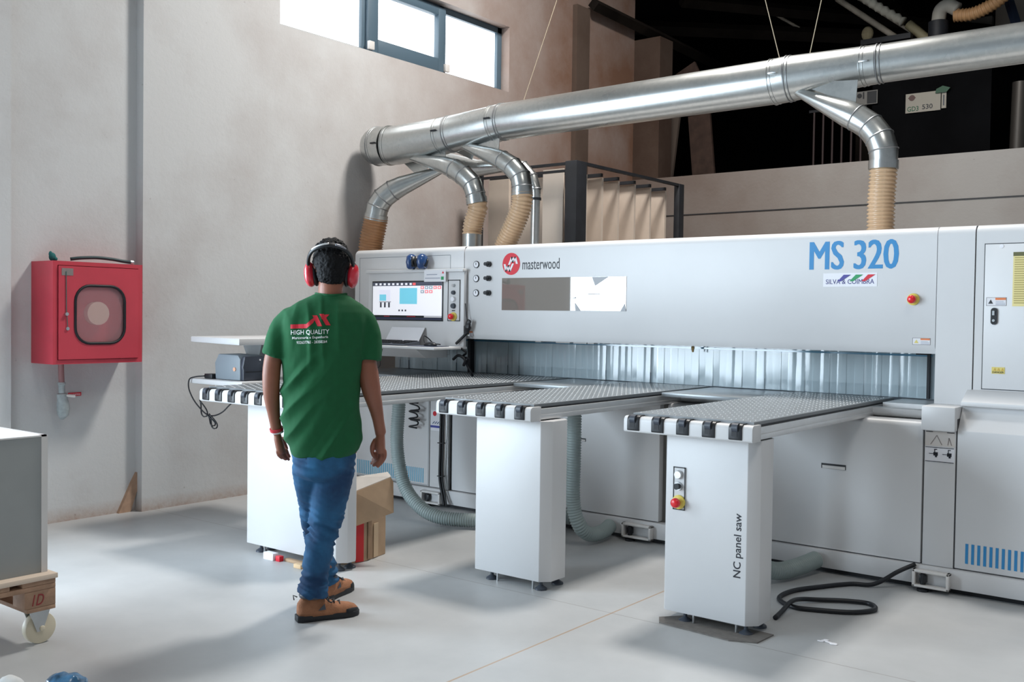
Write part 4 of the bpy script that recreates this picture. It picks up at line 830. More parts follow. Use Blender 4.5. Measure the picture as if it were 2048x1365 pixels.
s2 = thing('loft_notice', 'small framed white notice half hidden behind the right elbow', 'sign', (-4.1, 11.98, 4.05))
MB().box(-4.25, -3.93, 11.97, 11.98, 3.95, 4.11).build('frame', mat('pale_frame', S(130, 128, 124), 0.6), s2); MB().box(-4.05, -3.94, 11.965, 11.972, 3.96, 4.10).build('dark_half', BLACK, s2); MB().box(-4.10, -4.085, 11.965, 11.972, 4.02, 4.10).build('mark', BLACK, s2); MB().cyl((-4.14, 11.965, 4.06), (-4.14, 11.972, 4.06), 0.028, 16).build('round_mark', BLACK, s2)
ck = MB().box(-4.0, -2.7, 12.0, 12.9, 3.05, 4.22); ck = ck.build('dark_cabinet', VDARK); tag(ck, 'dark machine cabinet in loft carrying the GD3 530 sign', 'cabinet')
gr = thing('bar_grille', 'row of faint upright bars left of the right elbow in the loft', 'grille', (-4.4, 12.0, 3.05))
for i in range(6): MB().cyl((-4.70 + i * 0.115, 12.0, 3.05), (-4.70 + i * 0.115, 12.0, 3.93), 0.013, 8).build('bar', mat('dull_red_brown_steel', S(72, 58, 58), 0.6), gr)
MB().box(-4.76, -4.06, 11.985, 12.015, 3.93, 3.96).build('top_bar', DARKI, gr)
def tubething(name, label, cat, pts, r, m_, n=10, group=None):
    return tag(MB().tube(catmull(pts, 6), r, n).build(name, m_, smooth=True), label, cat, group)
CON = mat('dusty_conduit', S(165, 155, 140), 0.55, var=0.2)
tubething('conduit_pipe', 'pale dusty straight pipe crossing the loft above the duct', 'pipe', [(-4.45, 12, 5.27), (-3.75, 12, 4.70)], 0.035, CON)
tubething('conduit_pipe', 'thin pale pipe beside the wrapped pipe in the loft', 'pipe', [(-4.25, 12.1, 5.28), (-3.55, 12.1, 4.72)], 0.02, CON)
tubething('conduit_pipe', 'short pale rod at top edge left of the right hanger wire', 'pipe', [(-5.35, 12.1, 5.3), (-4.95, 12.1, 5.02)], 0.018, CON)
wp_ = ribbed([(-4.16, 12, 5.25), (-3.95, 12, 5.08), (-3.78, 12, 4.95), (-3.66, 12, 4.86)], 0.06, 0.09, 0.02, 12); tag(wp_.build('wrapped_pipe', mat('dirty_white_wrap', S(196, 190, 175), 0.9, var=0.15, bump=0.5, bscale=25), smooth=True), 'bulky pipe wrapped in dirty white cloth under the loft ceiling', 'pipe')
tubething('conduit_pipe', 'yellowish pipe continuing below the wrapped pipe to the duct', 'pipe', [(-3.62, 12.05, 4.84), (-3.40, 12.05, 4.62), (-3.3, 12.05, 4.5)], 0.055, mat('old_cream_pipe', S(150, 140, 110), 0.6))
tag(MB().box(-4.12, -3.55, 11.9, 12.0, 4.64, 4.70).build('shelf_bracket_bar', DARKI), 'black bracket bar just above the duct clamp', 'bracket')
MBr = MB().ell((-4.05, 11.93, 4.77), (0.07, 0.05, 0.085), 12, 8); tag(MBr.build('foam_lump', mat('yellowed_foam', S(150, 138, 110), 0.9)), 'yellowed foam lump sitting on the black bracket above duct', 'foam')
lh = thing('loft_hose', 'beige ribbed hose with white elbow at the top right corner', 'hose', (-3.1, 11.8, 4.4))
ribbed([(-3.05, 11.8, 4.78), (-2.85, 11.8, 4.77), (-2.62, 11.8, 4.86), (-2.42, 11.8, 5.03), (-2.3, 11.8, 5.2)], 0.075, 0.04, 0.014, 20).build('ribbed_hose', mat('tan_hose', S(196, 150, 105), 0.45), lh, smooth=True)
MB().tube(catmull([(-3.22, 11.8, 4.74), (-3.20, 11.8, 4.86), (-3.12, 11.8, 4.90), (-3.02, 11.8, 4.84)], 6), 0.075, 16).build('white_elbow', mat('dusty_white_plastic', S(170, 165, 155), 0.6), lh, smooth=True)
MB().cyl((-3.22, 11.8, 4.35), (-3.22, 11.8, 4.74), 0.105, 20).build('black_drum', DARKI, lh, smooth='auto')
gp = MB().tube([(-2.63, 12.2, 5.1), (-2.48, 12.2, 4.6)], 0.05, 4); tag(gp.build('dark_strut', mat('navy_steel', S(25, 35, 55), 0.6)), 'dark blue diagonal strut at the top right corner', 'strut')
tag(MB().box(-3.9, -3.3, 14.6, 14.7, 4.9, 5.5).build('pale_panel', mat('dull_panel', S(105, 98, 90), 0.8)), 'dull grey panel behind the loft hose elbow', 'panel')
tag(MB().box(-2.9, -2.0, 13.0, 13.1, 4.6, 5.5).build('pale_panel', mat('dull_panel', S(105, 98, 90), 0.8)), 'dull brown-grey panel behind the tan hose at top right', 'panel')
tag(MB().cyl((-2.42, 12.0, 3.0), (-2.40, 12.0, 4.0), 0.09, 16).build('grey_column', mat('dull_steel_column', S(78, 74, 70), 0.4, 0.5), smooth='auto'), 'dull metal cylinder standing in the loft at right edge', 'column')
DB1 = mat('dark_crate_wood', S(74, 56, 48), 0.8, var=0.3)
for i, (x0, x1, z0, z1, yy, ang, lb) in enumerate([(-6.75, -6.38, 4.36, 4.62, 11.2, -0.25, 'broken brown wooden board end jutting from the loft edge'), (-6.35, -5.9, 4.30, 4.50, 11.3, -0.45, 'second dark board lying behind the jutting board end'), (-6.35, -6.1, 3.035, 4.0, 11.1, 0.12, 'greyish sheet leaning in the loft below the duct'), (-6.05, -5.75, 3.035, 3.95, 11.4, -0.1, 'dark sheet leaning behind the greyish loft sheet')]):
    g = MB().box(-(x1 - x0) / 2, (x1 - x0) / 2, -0.02, 0.02, -(z1 - z0) / 2, (z1 - z0) / 2)
    rt = Matrix.Rotation(ang, 3, 'Y'); g.v = [rt @ q for q in g.v]; o = g.build('loft_board', DB1 if i != 2 else mat('grey_brown_sheet', S(96, 84, 76), 0.8)); o.location = ((x0 + x1) / 2, yy, (z0 + z1) / 2); tag(o, lb, 'board')
B(-7.2, -5.8, 11.0, 11.6, 4.18, 4.30).build('loft_ledge', VDARK2, struct=True)
rnd = random.Random(21)
for i in range(5):
    x0 = -5.5 + i * 0.75; z1 = 3.3 + rnd.random() * .9
    tag(MB().box(x0, x0 + 0.5, 13.6, 14.2, 3.05, z1).build('dark_crate', VDARK2, bevel=0.01), ['low dark crate at the left back of the loft', 'dark crate in the loft behind the bars, second from left', 'dark crate standing in the middle back of the loft', 'dark crate in the loft behind the sign cabinet', 'dark crate at the right back of the loft'][i], 'crate')
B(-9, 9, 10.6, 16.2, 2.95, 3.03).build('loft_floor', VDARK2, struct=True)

# ================================================================== PRINTER STAND + PRINTER
ps = thing('printer_stand', 'white two-tier tray stand left of the far support table', 'stand', (-5.4, 4.1, 0.93))
MB().prism([(-5.70, 1.200), (-5.19, 1.190), (-5.19, 1.232), (-5.70, 1.237)], 'Y', 3.9, 4.75).build('upper_tray', WHITE, ps, bevel=0.006)
MB().box(-5.185, -5.13, 4.15, 4.75, 1.14, 1.22).build('tray_arm', WHITE, ps, bevel=0.004)
MB().box(-5.71, -5.16, 3.9, 4.45, 0.928, 0.962).build('lower_tray', WHITE, ps, bevel=0.008)
MB().prism([(-5.50, 1.195), (-5.30, 1.195), (-5.33, 1.10), (-5.45, 1.10)], 'Y', 4.16, 4.4).build('bracket', mat('grey_bracket', S(150, 154, 154), 0.5), ps)
MB().box(-5.25, -4.90, 4.30, 4.36, 0.955, 1.19).build('back_plate', WHITE, ps, bevel=0.004)
pr = thing('label_printer', 'dark grey label printer with orange dot on the lower tray', 'printer', (-5.37, 4.02, 0.963))
PGR = mat('slate_grey_case', S(128, 138, 146), 0.5)
MB().prism([(-5.50, 0.965), (-5.245, 0.965), (-5.245, 1.10), (-5.27, 1.125), (-5.47, 1.128), (-5.51, 1.07)], 'Y', 3.95, 4.12).build('case', PGR, pr, bevel=0.006)
MB().prism([(3.955, 0.965), (4.115, 0.965), (4.115, 1.112), (4.10, 1.118), (3.965, 1.118), (3.95, 1.05), (3.955, 1.03)], 'X', -5.246, -5.215).build('front_cover', mat('dark_slate_plastic', S(52, 58, 70), 0.4), pr, bevel=0.006)
MB().cyl((-5.30, 3.945, 1.035), (-5.30, 3.951, 1.035), 0.013, 16).build('orange_dot', mat('pale_orange', S(225, 170, 140), 0.6), pr)
MB().cyl((-5.216, 4.08, 1.095), (-5.212, 4.08, 1.095), 0.006, 10).build('indicator', WP, pr)
MB().box(-5.2155, -5.213, 3.97, 4.10, 1.018, 1.023).build('slot', RUB, pr)
pa_ = thing('power_adapter', 'black power adapter at left end of printer tray with tied cord', 'adapter', (-5.58, 3.95, 0.963))
MB().box(-5.60, -5.52, 3.935, 4.0, 0.963, 0.995).build('adapter_block', BLACK, pa_, bevel=0.004)
g = MB(); g.tube(catmull([(-5.59, 3.93, 0.98), (-5.66, 3.91, 0.972), (-5.69, 3.885, 0.955), (-5.69, 3.88, 0.90), (-5.65, 3.88, 0.84), (-5.59, 3.88, 0.79), (-5.50, 3.88, 0.742), (-5.42, 3.88, 0.736), (-5.33, 3.88, 0.765), (-5.27, 3.9, 0.82), (-5.23, 3.95, 0.86)], 8), 0.0045, 8)
def loop(cx, cz, a, b, ang, n=20):
    return [(cx + a * math.cos(t) * math.cos(ang) - b * math.sin(t) * math.sin(ang), 3.88 + 0.01 * math.sin(2 * t), cz + a * math.cos(t) * math.sin(ang) + b * math.sin(t) * math.cos(ang)) for t in [2 * PI * k / n for k in range(n)]]
g.tube(loop(-5.535, 0.775, 0.06, 0.022, -1.0), 0.0045, 8, closed=True); g.tube(loop(-5.43, 0.70, 0.055, 0.02, -0.9), 0.0045, 8, closed=True); g.tube(loop(-5.45, 0.705, 0.05, 0.012, -0.7), 0.0045, 8, closed=True)
g.build('tied_cord', CAB, pa_, smooth=True)
# ================================================================== CARDBOARD, FLOOR SCRAPS
cbx = thing('cardboard_box', 'crushed open cardboard box with red tape beside the far pedestal', 'box', (-4.0, 4.0, 0))
g = MB(); g.prism([(-4.125, 3.865), (-4.105, 3.955), (-4.148, 4.155), (-4.16, 4.155), (-4.117, 3.955), (-4.137, 3.865)], 'Z', 0.002, 0.33); g.build('side_wall', CARD, cbx)
MB().prism([(-4.137, 3.87), (-4.40, 3.90), (-4.40, 3.906), (-4.137, 3.876)], 'Z', 0.002, 0.40).build('end_wall', CARDD, cbx)
MB().prism([(-4.36, 3.78), (-4.20, 3.76), (-4.115, 3.85), (-4.13, 3.868), (-4.36, 3.87)], 'Z', 0.001, 0.005).build('floor_flap', CARD, cbx)
def sheet(pts, th, name, m_, par):
    v = [Vector(q) for q in pts]; n = len(v); MB().add(v + [q + Vector(th) for q in v], [list(range(n)), list(range(2 * n - 1, n - 1, -1))] + [[i, i + n, (i + 1) % n + n, (i + 1) % n] for i in range(n)]).build(name, m_, par)
sheet([(-4.085, 3.835, 0.215), (-3.96, 4.03, 0.285), (-3.985, 4.05, 0.455), (-4.01, 4.055, 0.475), (-4.10, 3.86, 0.405)], (-.005, .003, 0), 'front_flap', CARD, cbx)
sheet([(-4.105, 3.865, 0.405), (-4.012, 4.06, 0.476), (-4.08, 4.10, 0.49), (-4.18, 3.93, 0.47)], (0, 0, 0.004), 'pale_flap', mat('white_lined_card', S(205, 200, 194), 0.8, var=0.08), cbx)
MB().prism([(-4.1145, 3.89), (-4.1035, 3.94), (-4.1065, 3.94), (-4.1175, 3.89)], 'Z', 0.004, 0.328).build('red_tape', mat('red_tape', S(205, 30, 35), 0.4), cbx)
MB().prism([(-4.100, 3.97), (-4.112, 4.01), (-4.116, 4.01), (-4.104, 3.97)], 'Z', 0.01, 0.27).build('torn_strip', CARDD, cbx)
MB().prism([(-4.115, 4.03), (-4.13, 4.08), (-4.134, 4.08), (-4.119, 4.03)], 'Z', 0.006, 0.20).build('torn_strip', mat('pale_torn_card', S(198, 172, 142), 0.9), cbx)
for (x0, x1, y0, y1, h_, m_, lb) in ((-4.585, -4.50, 3.62, 3.66, 0.04, WP, 'white painted wood offcut under the far pedestal'), (-4.49, -4.455, 3.63, 3.66, 0.03, REDPR, 'small red offcut next to the white one under far pedestal'), (-4.45, -4.27, 3.66, 3.69, 0.016, CARD, 'thin wooden strip on the floor under the far pedestal'), (-4.30, -4.24, 3.60, 3.63, 0.022, mat('pale_pine', S(222, 190, 150), 0.7), 'small pale pine offcut just left of the man')):
    tag(MB().box(x0, x1, y0, y1, 0, h_).build('wood_offcut', m_, bevel=0.002), lb, 'offcut')
pd = MB().prism([(-2.30, 4.10), (-2.26, 4.03), (-1.90, 4.0), (-1.79, 4.05), (-1.78, 4.2), (-2.2, 4.22)], 'Z', 0.0, 0.006)
pd.build('trim_4', mat('dark_grout_patch', S(112, 108, 104), 0.9, var=0.15, scale=30), struct=True)
g = MB()
rnd = random.Random(8)
for i in range(9): a = rnd.random() * 6; g.ell((-1.56 + rnd.uniform(-.035, .035), 4.27 + rnd.uniform(-.02, .02), 0.002), (0.014, 0.009, 0.002), 8, 5)
tag(g.build('white_crumbs', WP), 'white crumbs scattered on floor below the black cable loop', 'debris')['kind'] = 'stuff'
# ================================================================== PERSON
pe = bpy.data.objects.new('person', None); C.objects.link(pe); pe.location = (-3.455, 3.08, 0.0)
tag(pe, 'person in green t-shirt, blue jeans and red ear defenders walking toward the console', 'person')
yaw = math.atan2(3.08, -3.455) - PI / 2; 
SC = 0.002274
def P(x, y, e=0.0):       # figure drawn in units of SC metres from the heel; e = metres further away
    l = (x - 650) * SC; z = (1240 - y) * SC; k = (4.57 + e) / 4.57
    return Vector((l * k, e, 1.4 + (z - 1.4) * k))
RY = Matrix.Rotation(yaw, 3, 'Z')
def place(mb):
    mb.v = [RY @ Vector(v) + pe.location for v in mb.v]; return mb
def remeshed(mb, name, m_, parent, voxel, smooth_it=4, disp=None):
    o = mb.build('tmp', m_, None, smooth=True)
    bm = bmesh.new(); bm.from_mesh(o.data); bm.to_mesh(o.data); bm.free()
    r = o.modifiers.new('r', 'REMESH'); r.mode = 'VOXEL'; r.voxel_size = voxel
    s = o.modifiers.new('s', 'SMOOTH'); s.factor = 0.5; s.iterations = smooth_it
    bpy.context.view_layer.update()
    me = bpy.data.meshes.new_from_object(o.evaluated_get(bpy.context.evaluated_depsgraph_get())); bpy.data.objects.remove(o)
    me.name = name
    if disp:
        nn = [v.normal.copy() for v in me.vertices]
        for v, n in zip(me.vertices, nn): v.co = v.co + n * disp(v.co, n)
    off = parent_loc(parent)
    for v in me.vertices: v.co = RY @ v.co + pe.location - off
    me.polygons.foreach_set('use_smooth', [True] * len(me.polygons)); me.update()
    ob = bpy.data.objects.new(name, me); C.objects.link(ob); ob.parent = parent; return ob
def skinmat():
    m = mat('skin', S(138, 86, 66), 0.5, var=0.08, scale=12)
    m.node_tree.nodes['Principled BSDF'].inputs['Subsurface Weight'].default_value = 0.05
    return m
SKIN = skinmat()
bd = MB()
# head, turned a little to the right, seen from behind
hc = P(656, 531, 0.02)
bd.ell(hc + Vector((0, 0, 0.015)), (0.076, 0.095, 0.095), 24, 16)
bd.ell(hc + Vector((0.012, 0.045, -0.055)), (0.055, 0.055, 0.058), 20, 12)
bd.ell(hc + Vector((0.025, 0.075, -0.088)), (0.026, 0.022, 0.022), 14, 10)          # chin
bd.tube([hc + Vector((0.03, 0.098, 0.01)), hc + Vector((0.036, 0.118, -0.025)), hc + Vector((0.03, 0.10, -0.032))], [0.008, 0.013, 0.009], 10)  # nose
bd.ell(hc + Vector((0.03, 0.095, -0.055)), (0.024, 0.012, 0.007), 12, 8)            # mouth
bd.ell(hc + Vector((0.03, 0.094, -0.064)), (0.020, 0.012, 0.007), 12, 8)
for s in (-1, 1):
    bd.ell(hc + Vector((s * 0.078 + .002, 0.005, -0.01)), (0.010, 0.02, 0.032), 12, 8)
    bd.ell(hc + Vector((0.025 + s * 0.03, 0.085, 0.018)), (0.02, 0.012, 0.008), 10, 6)
bd.tube([P(656, 555, 0.015), P(655, 575, 0.0), P(655, 600, -0.005)], [0.054, 0.055, 0.054], 24)    # neck
bd.loft([(P(653, 590)[0], 0.0, P(0, 905)[2], 0.13, 0.095), (P(653, 0)[0], 0.0, P(0, 800)[2], 0.13, 0.095), (P(650, 0)[0], 0, P(0, 700)[2], 0.15, 0.10), (P(650, 0)[0], 0, P(0, 640)[2], 0.15, 0.10), (P(652, 0)[0], 0, P(0, 612)[2], 0.09, 0.06)], 24)
# arms
La = [P(592, 646, 0), P(563, 676, -.01), P(545, 715, -.01), P(541, 770, -0.01), P(546, 820, .02), P(553, 862, .05)]
bd.tube(catmull(La, 5), [0.048 + (0.040 - 0.048) * t for t in [i / 10 for i in range(11)]] + [0.040, .040, .040, .039, .038, .037, .036, .034, .032, .029, .0275, .026, .0255, .025, .025], 18)
Ra = [P(708, 646, 0), P(725, 676, 0), P(728, 715, -.01), P(735, 768, -0.02), P(748, 820, .0), P(757, 866, .03)]
bd.tube(catmull(Ra, 5), [0.050 - 0.008 * i / 10 for i in range(11)] + [0.043, .044, .046, .046, .045, .043, .040, .037, .034, .031, .029, .027, .0265, .026, .026], 18)
def elong(a, b, r0, r1, flat): bd.tube([a, a.lerp(b, .3), a.lerp(b, .7), b], [r0 * .9, r1, r1, r1 * .8], 14, flat=flat)
# left hand: relaxed, fingers pointing down and slightly right
def finger(pts, r): p = catmull(pts, 3); bd.tube(p, [r * (1 - 0.25 * i / (len(p) - 1)) for i in range(len(p))], 8)
bd.tube([P(553, 860, .05), P(555, 874, .055), P(559, 890, .06), P(563, 902, .065)], [0.024, 0.030, 0.033, 0.028], 16, flat=0.62)
finger([P(554, 898, .05), P(557, 908, .05), P(564, 914, .055)], 0.0095)
finger([P(560, 900, .055), P(565, 911, .055), P(572, 917, .06)], 0.0095)
finger([P(566, 900, .065), P(571, 911, .065), P(578, 918, .07)], 0.009)
finger([P(571, 895, .075), P(575, 905, .08), P(579, 912, .085)], 0.008)
finger([P(562, 872, .09), P(569, 886, .11), P(573, 896, .115)], 0.0105)
# right hand: half closed, fingers curling to the left
bd.tube([P(757, 862, .03), P(756, 878, .03), P(756, 893, .03), P(758, 905, .03)], [0.025, 0.032, 0.034, 0.029], 16, flat=0.72)
finger([P(765, 900, .02), P(766, 912, .015), P(760, 924, .02), P(750, 934, .03)], 0.0105)
finger([P(759, 904, .03), P(758, 917, .02), P(750, 926, .03), P(742, 931, .045)], 0.0105)
finger([P(753, 905, .045), P(750, 917, .04), P(744, 924, .055), P(737, 926, .07)], 0.010)
finger([P(749, 902, .06), P(746, 912, .06), P(741, 919, .075)], 0.009)
finger([P(747, 878, .03), P(740, 892, .035), P(741, 906, .045), P(746, 914, .05)], 0.012)
# legs inside the jeans keep the body one surface
bd.tube([P(668, 890, 0), P(656, 980, .0), P(650, 1050, .02), P(632, 1120, .0), P(627, 1190, 0)], [.075, .065, .045, .045, .035], 14)
bd.tube([P(624, 890, 0), P(630, 980, .07), P(634, 1060, .17), P(645, 1120, .27), P(655, 1160, .33)], [.075, .065, .045, .045, .035], 14)
remeshed(bd, 'body', SKIN, pe, 0.0045, 3)
EYE = mat('eye_white', S(235, 232, 228), 0.3)
for s in (-1, 1):
    place(MB().ell(hc + Vector((0.025 + s * 0.03, 0.094, 0.010)), (0.011, 0.009, 0.009), 12, 8)).build('eye', EYE, pe, smooth=True)
# hair
HAIR = mat('black_hair', S(6, 6, 10), 0.7, var=0.3, scale=60, bump=0.5, bscale=120)
HAIR.node_tree.nodes['Principled BSDF'].inputs['Specular IOR Level'].default_value = 0.25
hr = MB(); hr.ell(hc + Vector((0, -0.004, 0.027)), (0.083, 0.099, 0.096), 28, 18); hr.ell(hc + Vector((0.0, -0.035, -0.03)), (0.066, 0.060, 0.066), 24, 14)
rnd = random.Random(12)
for i in range(90):
    a = rnd.uniform(0, 2 * PI); t = rnd.uniform(0.15, 1.15); d = Vector((math.sin(t) * math.cos(a) * 0.080, math.sin(t) * math.sin(a) * 0.094, math.cos(t) * 0.094))
    if d.y > 0.05 and d.z < 0.05: continue
    hr.ell(hc + Vector((0, -0.004, 0.027)) + d, (rnd.uniform(.008, .014),) * 3, 8, 6)
remeshed(hr, 'hair', HAIR, pe, 0.004, 1, lambda c, n: noise.noise(c * 110) * 0.0035 + noise.noise(c * 45) * 0.003)
# ear defenders worn
edw = bpy.data.objects.new('ear_defenders', None); C.objects.link(edw); edw.parent = pe; edw['label'] = 'red ear defenders with black headband'
RP = mat('muff_red_plastic', S(214, 44, 62), 0.28, coat=0.6)
for s, cx, cy, tilt in ((1, 696, 549, 0.10), (-1, 618, 548, -0.10)):
    c = P(cx, cy, 0.03 if s > 0 else 0.035)
    rot = Matrix.Rotation(tilt, 3, 'Y') @ Matrix.Rotation(-0.3, 3, 'Z')
    g = MB().ell(c + Vector((s * .006, 0, 0)), (0.027, 0.044, 0.058), 24, 16, rot=rot)
    cup = place(g).build('ear_cup', RP, edw, smooth=True)
    g = MB().ell(c + Vector((-s * .018, 0, 0)), (0.016, 0.036, 0.054), 20, 12, rot=rot); place(g).build('ear_cushion', BLACK, cup, smooth=True)
    g = MB(); q = Vector((s * .012, 0.0, 0)); g.tube([c + q + Vector((0, -.012, 0.062)), c + q + Vector((s * .014, -.012, 0.02)), c + q + Vector((s * .012, -.012, -.005))], 0.0045, 8); place(g).build('cup_arm', BLACK, cup, smooth=True)
arc = catmull([P(613, 545, .03), P(611, 520, 0.0), P(618, 502, -.055), P(636, 492, -.085), P(657, 489, -.09), P(678, 495, -.075), P(694, 510, -.03), P(700, 535, .02)], 7)
g = MB(); g.tube(arc, 0.0085, 10, flat=1.4); place(g).build('headband', BLACK, edw, smooth=True)
g = MB(); g.tube([p + Vector((0, -0.006, 0.006)) for p in arc[14:27]], 0.005, 8); place(g).build('band_trim', ALU, edw, smooth=True)
g = MB(); g.tube([p + Vector((0, -0.006, 0.004)) for p in arc[30:38]], 0.006, 8); place(g).build('band_trim', mat('dull_silver', S(150, 152, 160), 0.3, 0.5), edw, smooth=True)
# T-shirt
SH = mat('green_jersey', S(8, 84, 46), 0.9, var=0.06, scale=30, bump=0.15, bscale=600)
ts = MB()
secs = [(908, 645, 56, .118), (896, 647, 66, .124), (878, 646, 74, .128), (850, 641, 77, .130), (800, 638, 76, .128), (760, 638, 77, .128), (720, 640, 80, .130), (690, 642, 83, .130), (660, 643, 87, .126), (640, 645, 88, .118), (622, 648, 82, .102), (608, 651, 69, .085), (596, 654, 48, .07), (587, 655, 33, .062)]
ts.loft([(P(cx, 0)[0], -0.004 if y > 600 else 0.0, P(0, y)[2], hw * SC, ry) for y, cx, hw, ry in secs], 36, power=2.3)
ts.tube(catmull([P(606, 632, 0), P(577, 643, 0), P(558, 672, -.005), P(545, 711, -.01)], 5), [0.058, .062, .063, .063, .062, .061, .060, .059, .058, .057, .056, .055, .055, .054, .054, .053], 22)
ts.tube(catmull([P(694, 630, 0), P(719, 641, 0), P(731, 675, 0), P(731, 718, -.01)], 5), [0.058, .062, .064, .063, .062, .061, .060, .059, .059, .059, .058, .058, .058, .059, .059, .059], 22)
def ridge(p, w): return max(0.0, 1 - abs(noise.noise(p)) * w)
def fold(c, n):
    z = c.z; x = c.x
    low = max(0.0, min(1.0, (1.24 - z) / 0.12)); left = max(0.25, min(1.0, (0.12 - x) / 0.18))
    a = x * 0.83 - z * 0.56; b = x * 0.56 + z * 0.83
    diag = ridge(Vector((a * 11 + 1.3, c.y * 2, b * 1.3)), 3.4) * 0.017 + noise.noise(Vector((a * 26, c.y * 3, b * 3))) * 0.005 - 0.005
    vert = ridge(Vector((x * 13 + 4, c.y * 2, z * 1.6)), 3.4) * 0.010 - 0.003 + noise.noise(Vector((x * 12, c.y * 9, z * 14))) * 0.003
    top = 1.0 if z < 1.36 else max(0.1, 1 - (z - 1.36) * 8)
    return (diag * low * left + vert * (1 - low) * top * left) + noise.noise(c * 30) * 0.0012
tsh = remeshed(ts, 'tshirt', SH, pe, 0.006, 5, fold)
# shirt print (wrapped onto the back)
def surf(x, y):      # back surface under a drawn point
    Z = P(0, y)[2]; best = None
    a = P(x, y)
    ys_l = sorted(secs, key=lambda q: q[0]); 
    for q0, q1 in zip(ys_l, ys_l[1:]):
        if q0[0] <= y <= q1[0]:
            t = (y - q0[0]) / (q1[0] - q0[0]); cx = q0[1] + (q1[1] - q0[1]) * t; hw = (q0[2] + (q1[2] - q0[2]) * t) * SC; ry = q0[3] + (q1[3] - q0[3]) * t
            u = max(-.97, min(.97, (a.x - P(cx, 0)[0]) / hw)); return -ry * (1 - abs(u) ** 2.3) ** (1 / 2.3) - 0.004
    return -0.13
from mathutils.bvhtree import BVHTree
_bm = bmesh.new(); _bm.from_mesh(tsh.data); _bm.transform(Matrix.Translation(parent_loc(pe))); TREE = BVHTree.FromBMesh(_bm)
def wrap(me_v):
    outp = []
    for v in me_v:
        w0 = RY @ Vector((v.x, -0.6, v.z)) + pe.location; dr = RY @ Vector((0, 1, 0))
        hit, nr, _, _ = TREE.ray_cast(w0, dr, 1.2)
        outp.append((hit if hit else w0 + dr * 0.45) - dr * 0.0022 + (nr * 0.0 if nr else Vector()))
    return outp
def dense(mb_poly, m_, name, step=0.006):       # flat polygon in (x,z) -> triangulated grid wrapped on the shirt
    bm = bmesh.new()
    for poly in mb_poly:
        vs_ = [bm.verts.new((p.x, 0, p.z)) for p in poly]; bm.faces.new(vs_)
    for _ in range(3): bmesh.ops.subdivide_edges(bm, edges=[e for e in bm.edges if e.calc_length() > step], cuts=1, use_grid_fill=True)
    bmesh.ops.triangulate(bm, faces=bm.faces)
    me = bpy.data.meshes.new(name); bm.to_mesh(me); bm.free()
    w_ = wrap([v.co for v in me.vertices]); off = parent_loc(pe)
    for v, q in zip(me.vertices, w_): v.co = q - off
    me.materials.append(m_); o = bpy.data.objects.new(name, me); C.objects.link(o); o.parent = pe; return o
def quad(x0, y0, x1, y1, w_, w2=None):
    w2 = w2 or w_; return [P(x0, y0 - w_), P(x1, y1 - w2), P(x1, y1 + w2), P(x0, y0 + w_)]
def stroke(x0, y0, x1, y1, w_): # thick slanted stroke, horizontal ends
    return [P(x0 - w_, y0), P(x0 + w_, y0), P(x1 + w_, y1), P(x1 - w_, y1)]
RPR = mat('shirt_red_print', S(200, 28, 48), 0.6); WPR = mat('shirt_white_print', S(225, 230, 228), 0.6)
dense([quad(579, 651.5, 609, 650, 4.0, 4.0)], RPR, 'red_print_bar'); dense([[P(600, 647), P(609, 646), P(620, 636), P(628, 632), P(622, 644), P(610, 654), P(600, 655)]], RPR, 'red_print_curve')
dense([stroke(625, 629, 635, 650, 4.5)], RPR, 'red_print_stroke'); dense([stroke(638, 626, 651, 648, 4.5)], RPR, 'red_print_stroke'); dense([stroke(649, 627, 641, 636, 3.8)], RPR, 'red_print_stroke')
def shirt_text(s, x0, y0, x1, y1, slope=0.0):
    cu = bpy.data.curves.new('t', 'FONT'); cu.body = s; cu.size = 1; cu.resolution_u = 2; cu.offset = 0.012; o = bpy.data.objects.new('t', cu); C.objects.link(o); bpy.context.view_layer.update()
    me = bpy.data.meshes.new_from_object(o.evaluated_get(bpy.context.evaluated_depsgraph_get())); bpy.data.objects.remove(o)
    xs = [v.co.x for v in me.vertices]; ys = [v.co.y for v in me.vertices]; a0, a1, b0, b1 = min(xs), max(xs), min(ys), max(ys)
    pts = []
    for v in me.vertices:
        u = (v.co.x - a0) / (a1 - a0); w_ = (v.co.y - b0) / (b1 - b0); q = P(x0 + (x1 - x0) * u, y1 + (y0 - y1) * w_ + slope * u); pts.append(q)
    w_ = wrap(pts); off = parent_loc(pe)
    for v, q in zip(me.vertices, w_): v.co = q - off
    me.materials.clear(); me.materials.append(WPR); ob = bpy.data.objects.new('shirt_lettering', me); C.objects.link(ob); ob.parent = pe
shirt_text('HIGH QUALITY', 580, 658.5, 653, 669, -3); shirt_text('Marcenaria e Engenharia', 582.5, 671, 651, 677.5, -3.5); shirt_text('932637765 - 28350264', 591, 679.5, 649, 685, -3)
g = MB(); g.tube(catmull([P(626, 586, .01), P(640, 588, -.05), P(655, 589, -.062), P(672, 588, -.05), P(686, 586, .01)], 5), 0.006, 8); place(g).build('collar', SH, pe, smooth=True)
